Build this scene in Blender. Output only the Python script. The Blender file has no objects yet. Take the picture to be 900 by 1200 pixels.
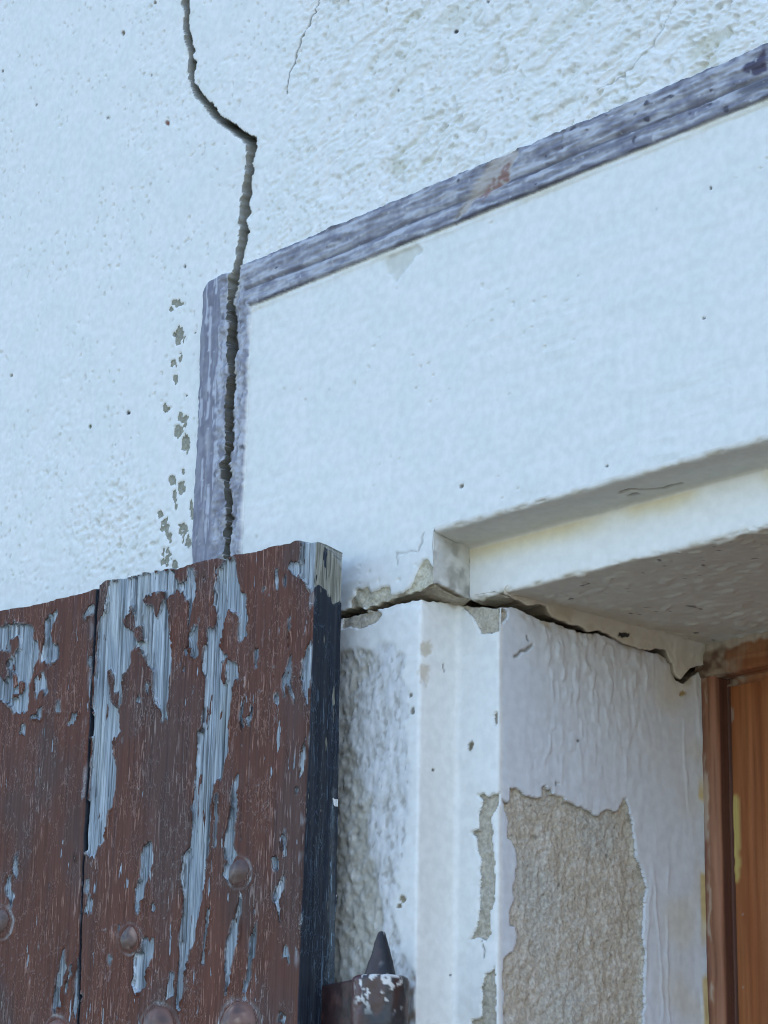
import bpy, bmesh, math
import numpy as np
from mathutils import Matrix

# ------------------------------------------------------------------ camera
SC = bpy.context.scene
yaw, pitch, roll = np.radians([46.6, 17.25, 1.1])
F, DIST = 2800.0, 1.70                      # focal length in photo pixels, distance to the wall
fw = np.array([-np.sin(yaw)*np.cos(pitch), np.cos(yaw)*np.cos(pitch), np.sin(pitch)])
_r = np.array([np.cos(yaw), np.sin(yaw), 0.0]); _u = np.cross(_r, fw)
RT = np.cos(roll)*_r + np.sin(roll)*_u
UP = -np.sin(roll)*_r + np.cos(roll)*_u
CAM = np.array([0, 0, 2.15]) - DIST*fw
cd = bpy.data.cameras.new('camera'); cam = bpy.data.objects.new('camera', cd)
SC.collection.objects.link(cam); SC.camera = cam
cd.sensor_fit = 'HORIZONTAL'; cd.sensor_width = 36.0; cd.lens = F/900*36
cd.clip_start = 0.05; cd.clip_end = 500
cam.matrix_world = Matrix(((RT[0], UP[0], -fw[0], CAM[0]), (RT[1], UP[1], -fw[1], CAM[1]), (RT[2], UP[2], -fw[2], CAM[2]), (0, 0, 0, 1)))

# ------------------------------------------------------------------ sky, sun, exposure
SUN_EL, SUN_AZ = math.radians(42), math.radians(62)      # sun stands behind the wall (+y side): the front is in open shade
w = bpy.data.worlds.new('World'); SC.world = w; w.use_nodes = True
nt = w.node_tree; bg = nt.nodes['Background']
sky = nt.nodes.new('ShaderNodeTexSky'); sky.sky_type = 'NISHITA'; sky.sun_disc = False
sky.sun_elevation = SUN_EL; sky.sun_rotation = SUN_AZ
sky.air_density = 1.0; sky.dust_density = 1.0; sky.ozone_density = 1.5
nt.links.new(sky.outputs[0], bg.inputs[0]); bg.inputs[1].default_value = 0.12
sl = bpy.data.lights.new('sun', 'SUN'); sl.energy = 4.0; sl.angle = math.radians(0.53); sl.color = (1, 0.95, 0.88)
so = bpy.data.objects.new('sun', sl); SC.collection.objects.link(so)
sd = np.array([math.sin(SUN_AZ)*math.cos(SUN_EL), math.cos(SUN_AZ)*math.cos(SUN_EL), math.sin(SUN_EL)])
from mathutils import Vector
so.rotation_euler = Vector(sd).to_track_quat('Z', 'Y').to_euler(); so.location = (0, 4, 8)
vs = SC.view_settings; vs.view_transform = 'Standard'; vs.look = 'None'; vs.gamma = 1.0; vs.use_curve_mapping = False
vs.exposure = 2.0
SC.cycles.use_denoising = True; SC.cycles.denoising_prefilter = 'FAST'; SC.cycles.filter_width = 1.1; SC.cycles.use_adaptive_sampling = True; SC.cycles.adaptive_threshold = .012
SC.cycles.max_bounces = 8; SC.cycles.diffuse_bounces = 5

# ------------------------------------------------------------------ photo pixel -> point on a known surface
def on(px, py, ax, val):
    d = fw + RT*(px-450)/F - UP*(py-600)/F
    return CAM + (val-CAM[ax])/d[ax]*d
def on_plane(px, py, p0, n):
    d = fw + RT*(px-450)/F - UP*(py-600)/F
    return CAM + ((p0-CAM) @ n)/(d @ n)*d
def proj(P):
    v = P - CAM; z = np.maximum(v @ fw, 0.05)
    return 450 + F*(v @ RT)/z, 600 - F*(v @ UP)/z

# ------------------------------------------------------------------ noise
_rng = np.random.default_rng(7)
_perm = np.tile(_rng.permutation(256), 3).astype(np.int32)
_g = _rng.normal(size=(256, 3)); _g /= np.linalg.norm(_g, axis=1)[:, None]; _g = _g.astype(np.float32)
def pn(P, sx=1.0, sy=None, sz=None, seed=0):
    """gradient noise; sx, sy, sz are feature sizes in metres"""
    sy = sx if sy is None else sy; sz = sx if sz is None else sz
    x = P[..., 0]/sx + 17.3*seed + 531.2; y = P[..., 1]/sy + 7.1*seed + 301.7; z = P[..., 2]/sz + 3.7*seed + 411.4
    i = np.floor(x).astype(np.int64); j = np.floor(y).astype(np.int64); k = np.floor(z).astype(np.int64)
    fx = (x-i).astype(np.float32); fy = (y-j).astype(np.float32); fz = (z-k).astype(np.float32)
    i &= 255; j &= 255; k &= 255
    ux = fx*fx*fx*(fx*(fx*6-15)+10); uy = fy*fy*fy*(fy*(fy*6-15)+10); uz = fz*fz*fz*(fz*(fz*6-15)+10)
    out = 0
    for a in (0, 1):
        for b in (0, 1):
            h1 = _perm[_perm[i+a]+j+b]
            for c in (0, 1):
                g = _g[_perm[h1+k+c]]
                d = g[..., 0]*(fx-a) + g[..., 1]*(fy-b) + g[..., 2]*(fz-c)
                out = out + d*(ux if a else 1-ux)*(uy if b else 1-uy)*(uz if c else 1-uz)
    return out*1.6
def fbm(P, s, o=4, seed=0, sy=None, sz=None, g=.5):
    sy = s if sy is None else sy; sz = s if sz is None else sz
    t = 0; a = 1
    for n in range(o):
        t = t + a*pn(P, s/2**n, sy/2**n, sz/2**n, seed+11*n); a *= g
    return t
def ss(a, b, x):
    t = np.clip((x-a)/(b-a), 0, 1); return t*t*(3-2*t)
def mix(c, d, m): return c*(1-m[..., None]) + np.asarray(d, float)*m[..., None]
def full(shape, c): return np.ones(shape+(1,))*np.asarray(c, float)
def blur(m, n=1):
    m = m.astype(float)
    for _ in range(n):
        p = np.pad(m, ((1, 1), (0, 0)), 'edge'); m = (p[:-2]+2*p[1:-1]+p[2:])/4
        p = np.pad(m, ((0, 0), (1, 1)), 'edge'); m = (p[:, :-2]+2*p[:, 1:-1]+p[:, 2:])/4
    return m
def pip(PX, PY, poly):
    poly = np.asarray(poly, float); out = np.zeros(PX.shape, bool)
    bb = (PX > poly[:, 0].min()-1) & (PX < poly[:, 0].max()+1) & (PY > poly[:, 1].min()-1) & (PY < poly[:, 1].max()+1)
    if not bb.any(): return out
    x, y = PX[bb], PY[bb]; r = np.zeros(x.shape, bool)
    q = np.roll(poly, -1, 0)
    for (x0, y0), (x1, y1) in zip(poly, q):
        if y0 == y1: continue
        c = ((y0 > y) != (y1 > y)) & (x < (x1-x0)*(y-y0)/(y1-y0)+x0)
        r ^= c
    out[bb] = r
    return out
def polys(PX, PY, lst):
    m = np.zeros(PX.shape, bool)
    for p in lst: m |= pip(PX, PY, p)
    return m
def dline(PX, PY, pts):
    """distance in pixels to a polyline"""
    pts = np.asarray(pts, float); d = np.full(PX.shape, 1e3)
    bb = (PX > pts[:, 0].min()-30) & (PX < pts[:, 0].max()+30) & (PY > pts[:, 1].min()-30) & (PY < pts[:, 1].max()+30)
    x, y = PX[bb], PY[bb]; r = np.full(x.shape, 1e3)
    for (x0, y0), (x1, y1) in zip(pts[:-1], pts[1:]):
        L = (x1-x0)**2+(y1-y0)**2
        t = np.clip(((x-x0)*(x1-x0)+(y-y0)*(y1-y0))/L, 0, 1)
        r = np.minimum(r, np.hypot(x-x0-t*(x1-x0), y-y0-t*(y1-y0)))
    d[bb] = r
    return d
def crop(x0, y0, s, flat):
    a = np.asarray(flat, float).reshape(-1, 2); return np.c_[x0+a[:, 0]/s, y0+a[:, 1]/s]

# ------------------------------------------------------------------ materials
def coloured(name, rough=.85, bump=.25, bscale=700, grain=None, vary=.10, spec=.3, coat=0):
    m = bpy.data.materials.new(name); m.use_nodes = True; t = m.node_tree; b = t.nodes['Principled BSDF']
    at = t.nodes.new('ShaderNodeAttribute'); at.attribute_name = 'Col'
    tc = t.nodes.new('ShaderNodeTexCoord'); mp = t.nodes.new('ShaderNodeMapping')
    if grain: mp.inputs['Scale'].default_value = grain
    t.links.new(tc.outputs['Object'], mp.inputs[0])
    n1 = t.nodes.new('ShaderNodeTexNoise'); n1.inputs['Scale'].default_value = bscale; n1.inputs['Detail'].default_value = 4
    n2 = t.nodes.new('ShaderNodeTexNoise'); n2.inputs['Scale'].default_value = bscale*.23; n2.inputs['Detail'].default_value = 5
    t.links.new(mp.outputs[0], n1.inputs['Vector']); t.links.new(mp.outputs[0], n2.inputs['Vector'])
    mr = t.nodes.new('ShaderNodeMapRange'); mr.inputs[1].default_value = .3; mr.inputs[2].default_value = .7
    mr.inputs[3].default_value = 1-vary; mr.inputs[4].default_value = 1+vary
    t.links.new(n2.outputs[0], mr.inputs[0])
    mu = t.nodes.new('ShaderNodeVectorMath'); mu.operation = 'SCALE'
    t.links.new(at.outputs['Color'], mu.inputs[0]); t.links.new(mr.outputs[0], mu.inputs[3])
    t.links.new(mu.outputs[0], b.inputs['Base Color'])
    t.links.new(at.outputs['Alpha'], b.inputs['Roughness'])
    b.inputs['Specular IOR Level'].default_value = spec
    ad = t.nodes.new('ShaderNodeMath'); ad.operation = 'ADD'
    t.links.new(n1.outputs[0], ad.inputs[0]); t.links.new(n2.outputs[0], ad.inputs[1])
    bp = t.nodes.new('ShaderNodeBump'); bp.inputs['Strength'].default_value = bump; bp.inputs['Distance'].default_value = .0006
    t.links.new(ad.outputs[0], bp.inputs['Height']); t.links.new(bp.outputs[0], b.inputs['Normal'])
    return m
def layered(name, wood=False, film=.0009, spec=.3, edge=.35, vary=.06, fine=.00012, pits=0.0):
    m = bpy.data.materials.new(name); m.use_nodes = True; t = m.node_tree; b = t.nodes['Principled BSDF']; L = t.links.new
    def attr(n):
        a = t.nodes.new('ShaderNodeAttribute'); a.attribute_name = n; return a
    A, B, K = attr('Col'), attr('ColB'), attr('Msk')
    tc = t.nodes.new('ShaderNodeTexCoord')
    def noise(sc, detail=3, src=None):
        mp = t.nodes.new('ShaderNodeMapping'); mp.inputs['Scale'].default_value = sc; L(tc.outputs['Object'], mp.inputs[0])
        n = t.nodes.new('ShaderNodeTexNoise'); n.inputs['Scale'].default_value = 1; n.inputs['Detail'].default_value = detail; L(mp.outputs[0], n.inputs['Vector']); return n.outputs[0]
    def rng(x, a, b_, c, d, smooth=True):
        r = t.nodes.new('ShaderNodeMapRange'); r.interpolation_type = 'SMOOTHSTEP' if smooth else 'LINEAR'; L(x, r.inputs[0])
        for k, v in enumerate((a, b_, c, d)): r.inputs[k+1].default_value = v
        return r.outputs[0]
    def math_(op, x, y):
        n = t.nodes.new('ShaderNodeMath'); n.operation = op
        for k, v in enumerate((x, y)):
            if isinstance(v, (int, float)): n.inputs[k].default_value = v
            else: L(v, n.inputs[k])
        return n.outputs[0]
    def mixc(f, x, y):
        n = t.nodes.new('ShaderNodeMix'); n.data_type = 'RGBA'; L(f, n.inputs[0])
        for k, v in ((6, x), (7, y)):
            if isinstance(v, tuple): n.inputs[k].default_value = v+(1,)
            else: L(v, n.inputs[k])
        return n.outputs[2]
    def scale(c, f):
        n = t.nodes.new('ShaderNodeVectorMath'); n.operation = 'SCALE'; L(c, n.inputs[0]); L(f, n.inputs[3]); return n.outputs[0]
    en = noise((1500, 1500, 500) if wood else (900, 900, 900), 3)
    kf = K.outputs['Fac']
    if wood: kf = math_('ADD', kf, math_('MULTIPLY', math_('MULTIPLY', rng(noise((330, 330, 42), 3), .625, .69, 0, 1), rng(noise((42, 42, 17), 3), .47, .60, 0, 1)), .95))
    if wood: kf = math_('SUBTRACT', kf, math_('MULTIPLY', math_('MULTIPLY', rng(noise((210, 210, 34), 3), .60, .66, 0, 1), rng(noise((70, 70, 25), 2), .48, .58, 0, 1)), .9))
    step = rng(math_('ADD', kf, math_('MULTIPLY', math_('SUBTRACT', en, .5), edge)), .44, .56, 0, 1)
    if wood:
        fib = noise((1100, 1100, 22), 4); fib2 = noise((420, 420, 9), 3)
        cb = scale(scale(B.outputs['Color'], rng(fib, .32, .66, .66, 1.20)), rng(fib2, .34, .46, .50, 1.04))
        st = math_('MULTIPLY', rng(noise((750, 750, 60), 3), .585, .63, 0, 1), rng(noise((38, 38, 16), 3), .42, .58, 0, 1))
        vo = t.nodes.new('ShaderNodeTexVoronoi'); vo.feature = 'DISTANCE_TO_EDGE'; vo.inputs['Scale'].default_value = 1
        mp = t.nodes.new('ShaderNodeMapping'); mp.inputs['Scale'].default_value = (300, 300, 95); L(tc.outputs['Object'], mp.inputs[0])
        wn = t.nodes.new('ShaderNodeTexNoise'); wn.inputs['Scale'].default_value = 3; wn.inputs['Detail'].default_value = 2; L(mp.outputs[0], wn.inputs['Vector'])
        va = t.nodes.new('ShaderNodeVectorMath'); va.operation = 'MULTIPLY_ADD'; L(wn.outputs[1], va.inputs[0]); va.inputs[1].default_value = (.6, .6, .6); L(mp.outputs[0], va.inputs[2]); L(va.outputs[0], vo.inputs['Vector'])
        ck = math_('MULTIPLY', rng(vo.outputs['Distance'], .06, .012, 0, 1), rng(noise((60, 60, 28), 3), .45, .57, 0, 1))
        ca = scale(A.outputs['Color'], rng(noise((500, 500, 14), 4), .3, .7, .80, 1.18))
        pl = t.nodes.new('ShaderNodeVectorMath'); pl.operation = 'MULTIPLY_ADD'; L(A.outputs['Color'], pl.inputs[0]); pl.inputs[1].default_value = (3.0, 4.0, 4.3); pl.inputs[2].default_value = (.02, .02, .02)
        ca = mixc(math_('MULTIPLY', st, .8), ca, pl.outputs[0]); ca = mixc(math_('MULTIPLY', ck, .55), ca, pl.outputs[0])
        detail = math_('ADD', math_('MULTIPLY', math_('ADD', math_('MULTIPLY', fib, .0005), math_('MULTIPLY', fib2, .0006)), step), math_('MULTIPLY', math_('ADD', math_('MULTIPLY', ck, .0005), math_('MULTIPLY', st, .0004)), math_('SUBTRACT', 1.0, step)))
    else:
        fn = noise((650, 650, 650), 4); fn2 = noise((150, 150, 150), 5)
        cb = scale(B.outputs['Color'], rng(noise((420, 420, 420), 6), .3, .7, .82, 1.16)); ca = scale(A.outputs['Color'], rng(fn2, .3, .7, 1-vary, 1+vary))
        detail = math_('ADD', math_('MULTIPLY', math_('ADD', fn, fn2), fine), math_('MULTIPLY', math_('MULTIPLY', noise((380, 380, 380), 5), .0012), step))
        if pits:
            vo = t.nodes.new('ShaderNodeTexVoronoi'); vo.inputs['Scale'].default_value = 95; L(tc.outputs['Object'], vo.inputs['Vector'])
            ph = math_('MULTIPLY', rng(math_('ADD', vo.outputs['Distance'], math_('MULTIPLY', math_('SUBTRACT', fn, .5), .12)), .20, .04, 0, 1), rng(noise((30, 30, 30), 3), .60, .70, 0, 1))
            detail = math_('SUBTRACT', detail, math_('MULTIPLY', ph, pits)); ca = scale(ca, rng(ph, 0, 1, 1, .80))
    L(mixc(step, ca, cb), b.inputs['Base Color'])
    rm = t.nodes.new('ShaderNodeMix'); L(step, rm.inputs[0]); L(A.outputs['Alpha'], rm.inputs[2]); L(B.outputs['Alpha'], rm.inputs[3]); L(rm.outputs[0], b.inputs['Roughness'])
    b.inputs['Specular IOR Level'].default_value = spec
    bp = t.nodes.new('ShaderNodeBump'); bp.inputs['Strength'].default_value = 1; bp.inputs['Distance'].default_value = 1
    L(math_('SUBTRACT', detail, math_('MULTIPLY', step, film)), bp.inputs['Height']); L(bp.outputs[0], b.inputs['Normal'])
    return m
def two(A, rA, B, rB, M):
    rA = np.broadcast_to(rA, M.shape); rB = np.broadcast_to(rB, M.shape)
    return np.concatenate([A, rA[..., None], B, rB[..., None], M[..., None]], -1)
def plain(name, c, rough=.8, scale=30, vary=.15, bump=.2):
    m = bpy.data.materials.new(name); m.use_nodes = True; t = m.node_tree; b = t.nodes['Principled BSDF']
    tc = t.nodes.new('ShaderNodeTexCoord'); n = t.nodes.new('ShaderNodeTexNoise'); n.inputs['Scale'].default_value = scale; n.inputs['Detail'].default_value = 8
    t.links.new(tc.outputs['Object'], n.inputs['Vector'])
    cr = t.nodes.new('ShaderNodeValToRGB')
    cr.color_ramp.elements[0].position = .3; cr.color_ramp.elements[1].position = .7
    cr.color_ramp.elements[0].color = tuple(k*(1-vary) for k in c)+(1,); cr.color_ramp.elements[1].color = tuple(min(k*(1+vary), .9) for k in c)+(1,)
    t.links.new(n.outputs[0], cr.inputs[0]); t.links.new(cr.outputs[0], b.inputs['Base Color'])
    b.inputs['Roughness'].default_value = rough
    bp = t.nodes.new('ShaderNodeBump'); bp.inputs['Strength'].default_value = bump; bp.inputs['Distance'].default_value = .004
    t.links.new(n.outputs[0], bp.inputs['Height']); t.links.new(bp.outputs[0], b.inputs['Normal'])
    return m
M_PLASTER = coloured('painted_plaster', bump=.28, bscale=650, vary=.05)
M_RENDER = layered('weathered_render', film=.0008, vary=.05, fine=.00002, pits=.0006)
M_JAMB = layered('thick_gloss_paint', film=.0012, vary=.05, fine=.00010, spec=.35)
M_PLANK = layered('flaking_brown_paint', wood=True, film=.0022, spec=.12, edge=.5)
M_WOOD = coloured('peeling_painted_wood', bump=.35, bscale=900, grain=(1, 1, .12), vary=.16, spec=.22)
M_DOOR = coloured('varnished_wood', bump=.15, bscale=1500, grain=(1, 1, .03), vary=.16, spec=.25)
M_IRON = coloured('painted_iron', bump=.3, bscale=500, vary=.12, spec=.5)
M_CORE = plain('old_masonry', (.26, .235, .19), .95, 120, .3, .8)
M_WHITE = plain('white_limewash', (.74, .75, .74), .85, 60, .04, .2)
M_GROUND = plain('dark_asphalt', (.075, .076, .066), .9, 3, .18, .2)  # unseen ground, kept dark to cut bounce light on the soffits

# ------------------------------------------------------------------ object helpers
def link(o):
    SC.collection.objects.link(o); return o
def thing(name, label, cat, loc, group=None):
    o = link(bpy.data.objects.new(name, None)); o.location = loc; o.empty_display_size = .05
    o['label'] = label; o['category'] = cat
    if group: o['group'] = group
    return o
def world_loc(o):
    v = np.zeros(3)
    while o is not None: v = v + np.array(o.location); o = o.parent
    return v
def raw_mesh(name, V, Q, col, mat, parent, smooth=True):
    V = np.asarray(V, float).reshape(-1, 3); Q = np.asarray(Q, np.int32)
    org = world_loc(parent)
    me = bpy.data.meshes.new(name)
    me.vertices.add(len(V)); me.vertices.foreach_set('co', (V-org).astype(np.float32).ravel())
    n = Q.shape[1]
    me.loops.add(Q.size); me.loops.foreach_set('vertex_index', Q.ravel())
    me.polygons.add(len(Q)); me.polygons.foreach_set('loop_start', np.arange(0, Q.size, n, dtype=np.int32))
    me.polygons.foreach_set('use_smooth', np.full(len(Q), smooth))
    if col is not None:
        c = np.asarray(col, np.float32).reshape(len(V), -1)
        at = me.color_attributes.new('Col', 'FLOAT_COLOR', 'POINT'); at.data.foreach_set('color', np.ascontiguousarray(c[:, :4]).ravel())
        if c.shape[1] > 4:                  # second layer (what shows where the film has come away) and its mask
            at = me.color_attributes.new('ColB', 'FLOAT_COLOR', 'POINT'); at.data.foreach_set('color', np.ascontiguousarray(c[:, 4:8]).ravel())
            at = me.attributes.new('Msk', 'FLOAT', 'POINT'); at.data.foreach_set('value', np.ascontiguousarray(c[:, 8]))
    me.update(calc_edges=True); me.validate()
    me.materials.append(mat)
    o = link(bpy.data.objects.new(name, me)); o.parent = parent
    return o
def grid_quads(nr, nc):
    a = np.arange(nr*nc).reshape(nr, nc)
    return np.stack([a[:-1, :-1], a[:-1, 1:], a[1:, 1:], a[1:, :-1]], -1).reshape(-1, 4)
def compact(V, C, Q):
    u, inv = np.unique(Q, return_inverse=True)
    return V.reshape(-1, 3)[u], C.reshape(-1, C.shape[-1])[u], inv.reshape(Q.shape)
def grid_object(name, V, C, mat, parent):
    return raw_mesh(name, V, grid_quads(*V.shape[:2]), C, mat, parent)
def normals(R):
    """unit normals of a rest grid R[nr,nc,3]: cross(d/col, d/row)"""
    n = np.cross(np.gradient(R, axis=1), np.gradient(R, axis=0))
    return n/np.maximum(np.linalg.norm(n, axis=-1, keepdims=True), 1e-12)
def box(name, x0, x1, y0, y1, z0, z1, mat, parent, col=None, bev=0.0):
    bm = bmesh.new(); org = world_loc(parent)
    vs_ = [bm.verts.new((x-org[0], y-org[1], z-org[2])) for z in (z0, z1) for y in (y0, y1) for x in (x0, x1)]
    for f in ((0, 2, 3, 1), (4, 5, 7, 6), (0, 1, 5, 4), (2, 6, 7, 3), (0, 4, 6, 2), (1, 3, 7, 5)): bm.faces.new([vs_[k] for k in f])
    if bev: bmesh.ops.bevel(bm, geom=bm.edges[:], offset=bev, segments=2, affect='EDGES')
    me = bpy.data.meshes.new(name); bm.to_mesh(me); bm.free(); me.materials.append(mat)
    if col is not None:
        at = me.color_attributes.new('Col', 'FLOAT_COLOR', 'POINT'); at.data.foreach_set('color', np.tile(np.asarray(col, np.float32), len(me.vertices)))
    o = link(bpy.data.objects.new(name, me)); o.parent = parent
    return o
def lat(*seg):
    out = [np.array([seg[0][0]])]
    for a, b, d in seg: n = max(1, int(round(abs(b-a)/d))); out.append(np.linspace(a, b, n+1)[1:])
    return np.concatenate(out)

WHITE = np.array([.755, .76, .725]); CREAM = np.array([.56, .52, .40]); MORTAR = np.array([.37, .325, .25])
CRACK = np.array([.36, .345, .29]); OLIVE = np.array([.40, .385, .27])

# ------------------------------------------------------------------ ground
me = bpy.data.meshes.new('ground'); me.from_pydata([(-60, -90, 0), (60, -90, 0), (60, 30, 0), (-60, 30, 0)], [], [(0, 1, 2, 3)])
me.materials.append(M_GROUND); gr = link(bpy.data.objects.new('ground', me)); gr['kind'] = 'structure'

# ------------------------------------------------------------------ the wall
D1 = .036                                  # depth of the stepped rebate round the opening
XU, XL = .051, .039                        # rebate edge above / below the crack: the wall has slid 12 mm
XJU, XJ = .090, .079                       # reveal plane above / below the crack
ZL, ZF = 2.1245, 2.0825                    # lintel arris, lower edge of the fascia
YF = .254                                  # door frame
TOPZ = 5.6
wall = thing('house_wall', 'cracked white plaster house wall with weathered purple painted band around the doorway', 'wall', (0, .2, 0))

# main crack: left and right edge in photo pixels, by row
VC = np.array([[0, 214.8, 220.4], [10, 216, 221.8], [31, 214.8, 221], [40, 217, 223], [52, 217.2, 225], [58, 220, 228], [64, 220, 225.7], [78, 221, 227.7],
 [90, 220, 226.7], [98, 222, 228], [106, 226.5, 233.5], [114, 231, 240], [121, 237, 246.5], [129, 244.5, 254], [137, 249, 259.5], [144, 256, 271], [151, 267, 281],
 [158, 276, 291], [162, 284, 301], [168, 288, 300.5], [174, 287.5, 300], [200, 285, 298.5], [240, 281, 293.5], [270, 277.5, 291.5], [300, 274, 287.5], [320, 270, 283.5], [330, 269, 280],
 [347, 268.5, 277.7], [360, 266.7, 278], [380, 269, 281.7], [393, 268, 282.7], [413, 268, 281], [440, 269.5, 280], [460, 267, 279], [480, 266, 277.7], [500, 266.5, 277.7],
 [520, 265.5, 276.7], [545, 261.7, 274], [560, 262, 275], [575, 265, 275], [600, 265.7, 276], [640, 265, 274], [760, 261, 268]])
VC0 = VC[0].copy(); VC = np.vstack([[-300, 196, 201], VC])
HAIR = [[(376, -5), (367, 18), (358, 35), (350, 58), (345, 72), (337, 93), (335, 108)], [(793, -4), (777, 32), (755, 62), (737, 80), (720, 95), (700, 104)],
 [(672, 140), (664, 152), (660, 166)], [(536, 262), (540, 248), (546, 240)], [(466, 662), (465, 648), (490, 647), (497, 624)]]
FLAKES = [(208, 355, 6, 4), (201, 362, 3, 3), (210, 393, 6, 9), (203, 427, 3, 5), (205, 443, 3, 6), (211, 418, 2.5, 5), (193, 478, 5, 4), (214, 492, 5, 8), (209, 505, 5, 8), (217, 520, 4.5, 12), (201, 563, 3.5, 6), (212, 572, 4, 7), (203, 578, 2.5, 4),
 (205, 588, 2.5, 7), (187, 602, 3, 5), (193, 615, 4.5, 9), (198, 628, 3.5, 6), (214, 623, 5, 8), (219, 635, 5, 8), (224, 598, 2.5, 9), (195, 652, 5, 9), (205, 662, 5, 5), (187, 660, 3, 4), (214, 552, 1.8, 3), (218, 463, 1.5, 1.5), (228, 390, 1.4, 1.4)]
DOTS = [(196, 144, 3.0, (.19, .09, .06)), (144, 38, 2.4, (.18, .15, .10)), (181, 3, 2, (.2, .17, .12)), (150, 484, 2.2, (.05, .05, .05)), (105, 500, 2, (.10, .11, .05)), (13, 440, 2, (.25, .24, .2)), (3, 83, 1.6, (.2, .2, .18)),
 (43, 123, 1.6, (.25, .25, .22)), (216, 312, 2, (.15, .15, .14)), (533, 36, 2.4, (.05, .05, .05)), (523, 148, 2.2, (.06, .06, .05)), (571, 2, 2, (.2, .2, .2)), (833, 220, 2, (.08, .08, .08)), (824, 373, 1.6, (.2, .2, .2)), (541, 570, 2.4, (.2, .18, .15)), (711, 546, 2, (.08, .08, .07)), (465, 105, 1.8, (.1, .1, .1)), (126, 138, 1.5, (.2, .2, .2)), (177, 88, 1.4, (.2, .2, .2))]
RED = [(533, 262), (542, 243), (562, 214), (578, 190), (607, 170), (610, 180), (600, 206), (585, 222), (560, 236), (548, 248)]
RED2 = [(556, 238), (566, 224), (577, 212), (590, 196), (602, 188), (598, 208), (586, 222), (566, 238)]
CHIP = [(455, 302), (466, 296), (490, 285), (494, 294), (480, 312), (470, 318), (463, 332), (460, 322), (452, 318)]
BREAK = [[(408, 716), (412, 704), (418, 690), (430, 688), (434, 693), (445, 690), (452, 685), (460, 696), (470, 696), (480, 690), (487, 676), (489, 662), (500, 655), (505, 660), (512, 688), (490, 694), (464, 702), (440, 710)]]
DARKB = crop(700, 30, 4.5, [780, 240, 800, 205, 850, 180, 905, 120, 905, 240, 860, 262, 830, 268, 800, 262])

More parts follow.
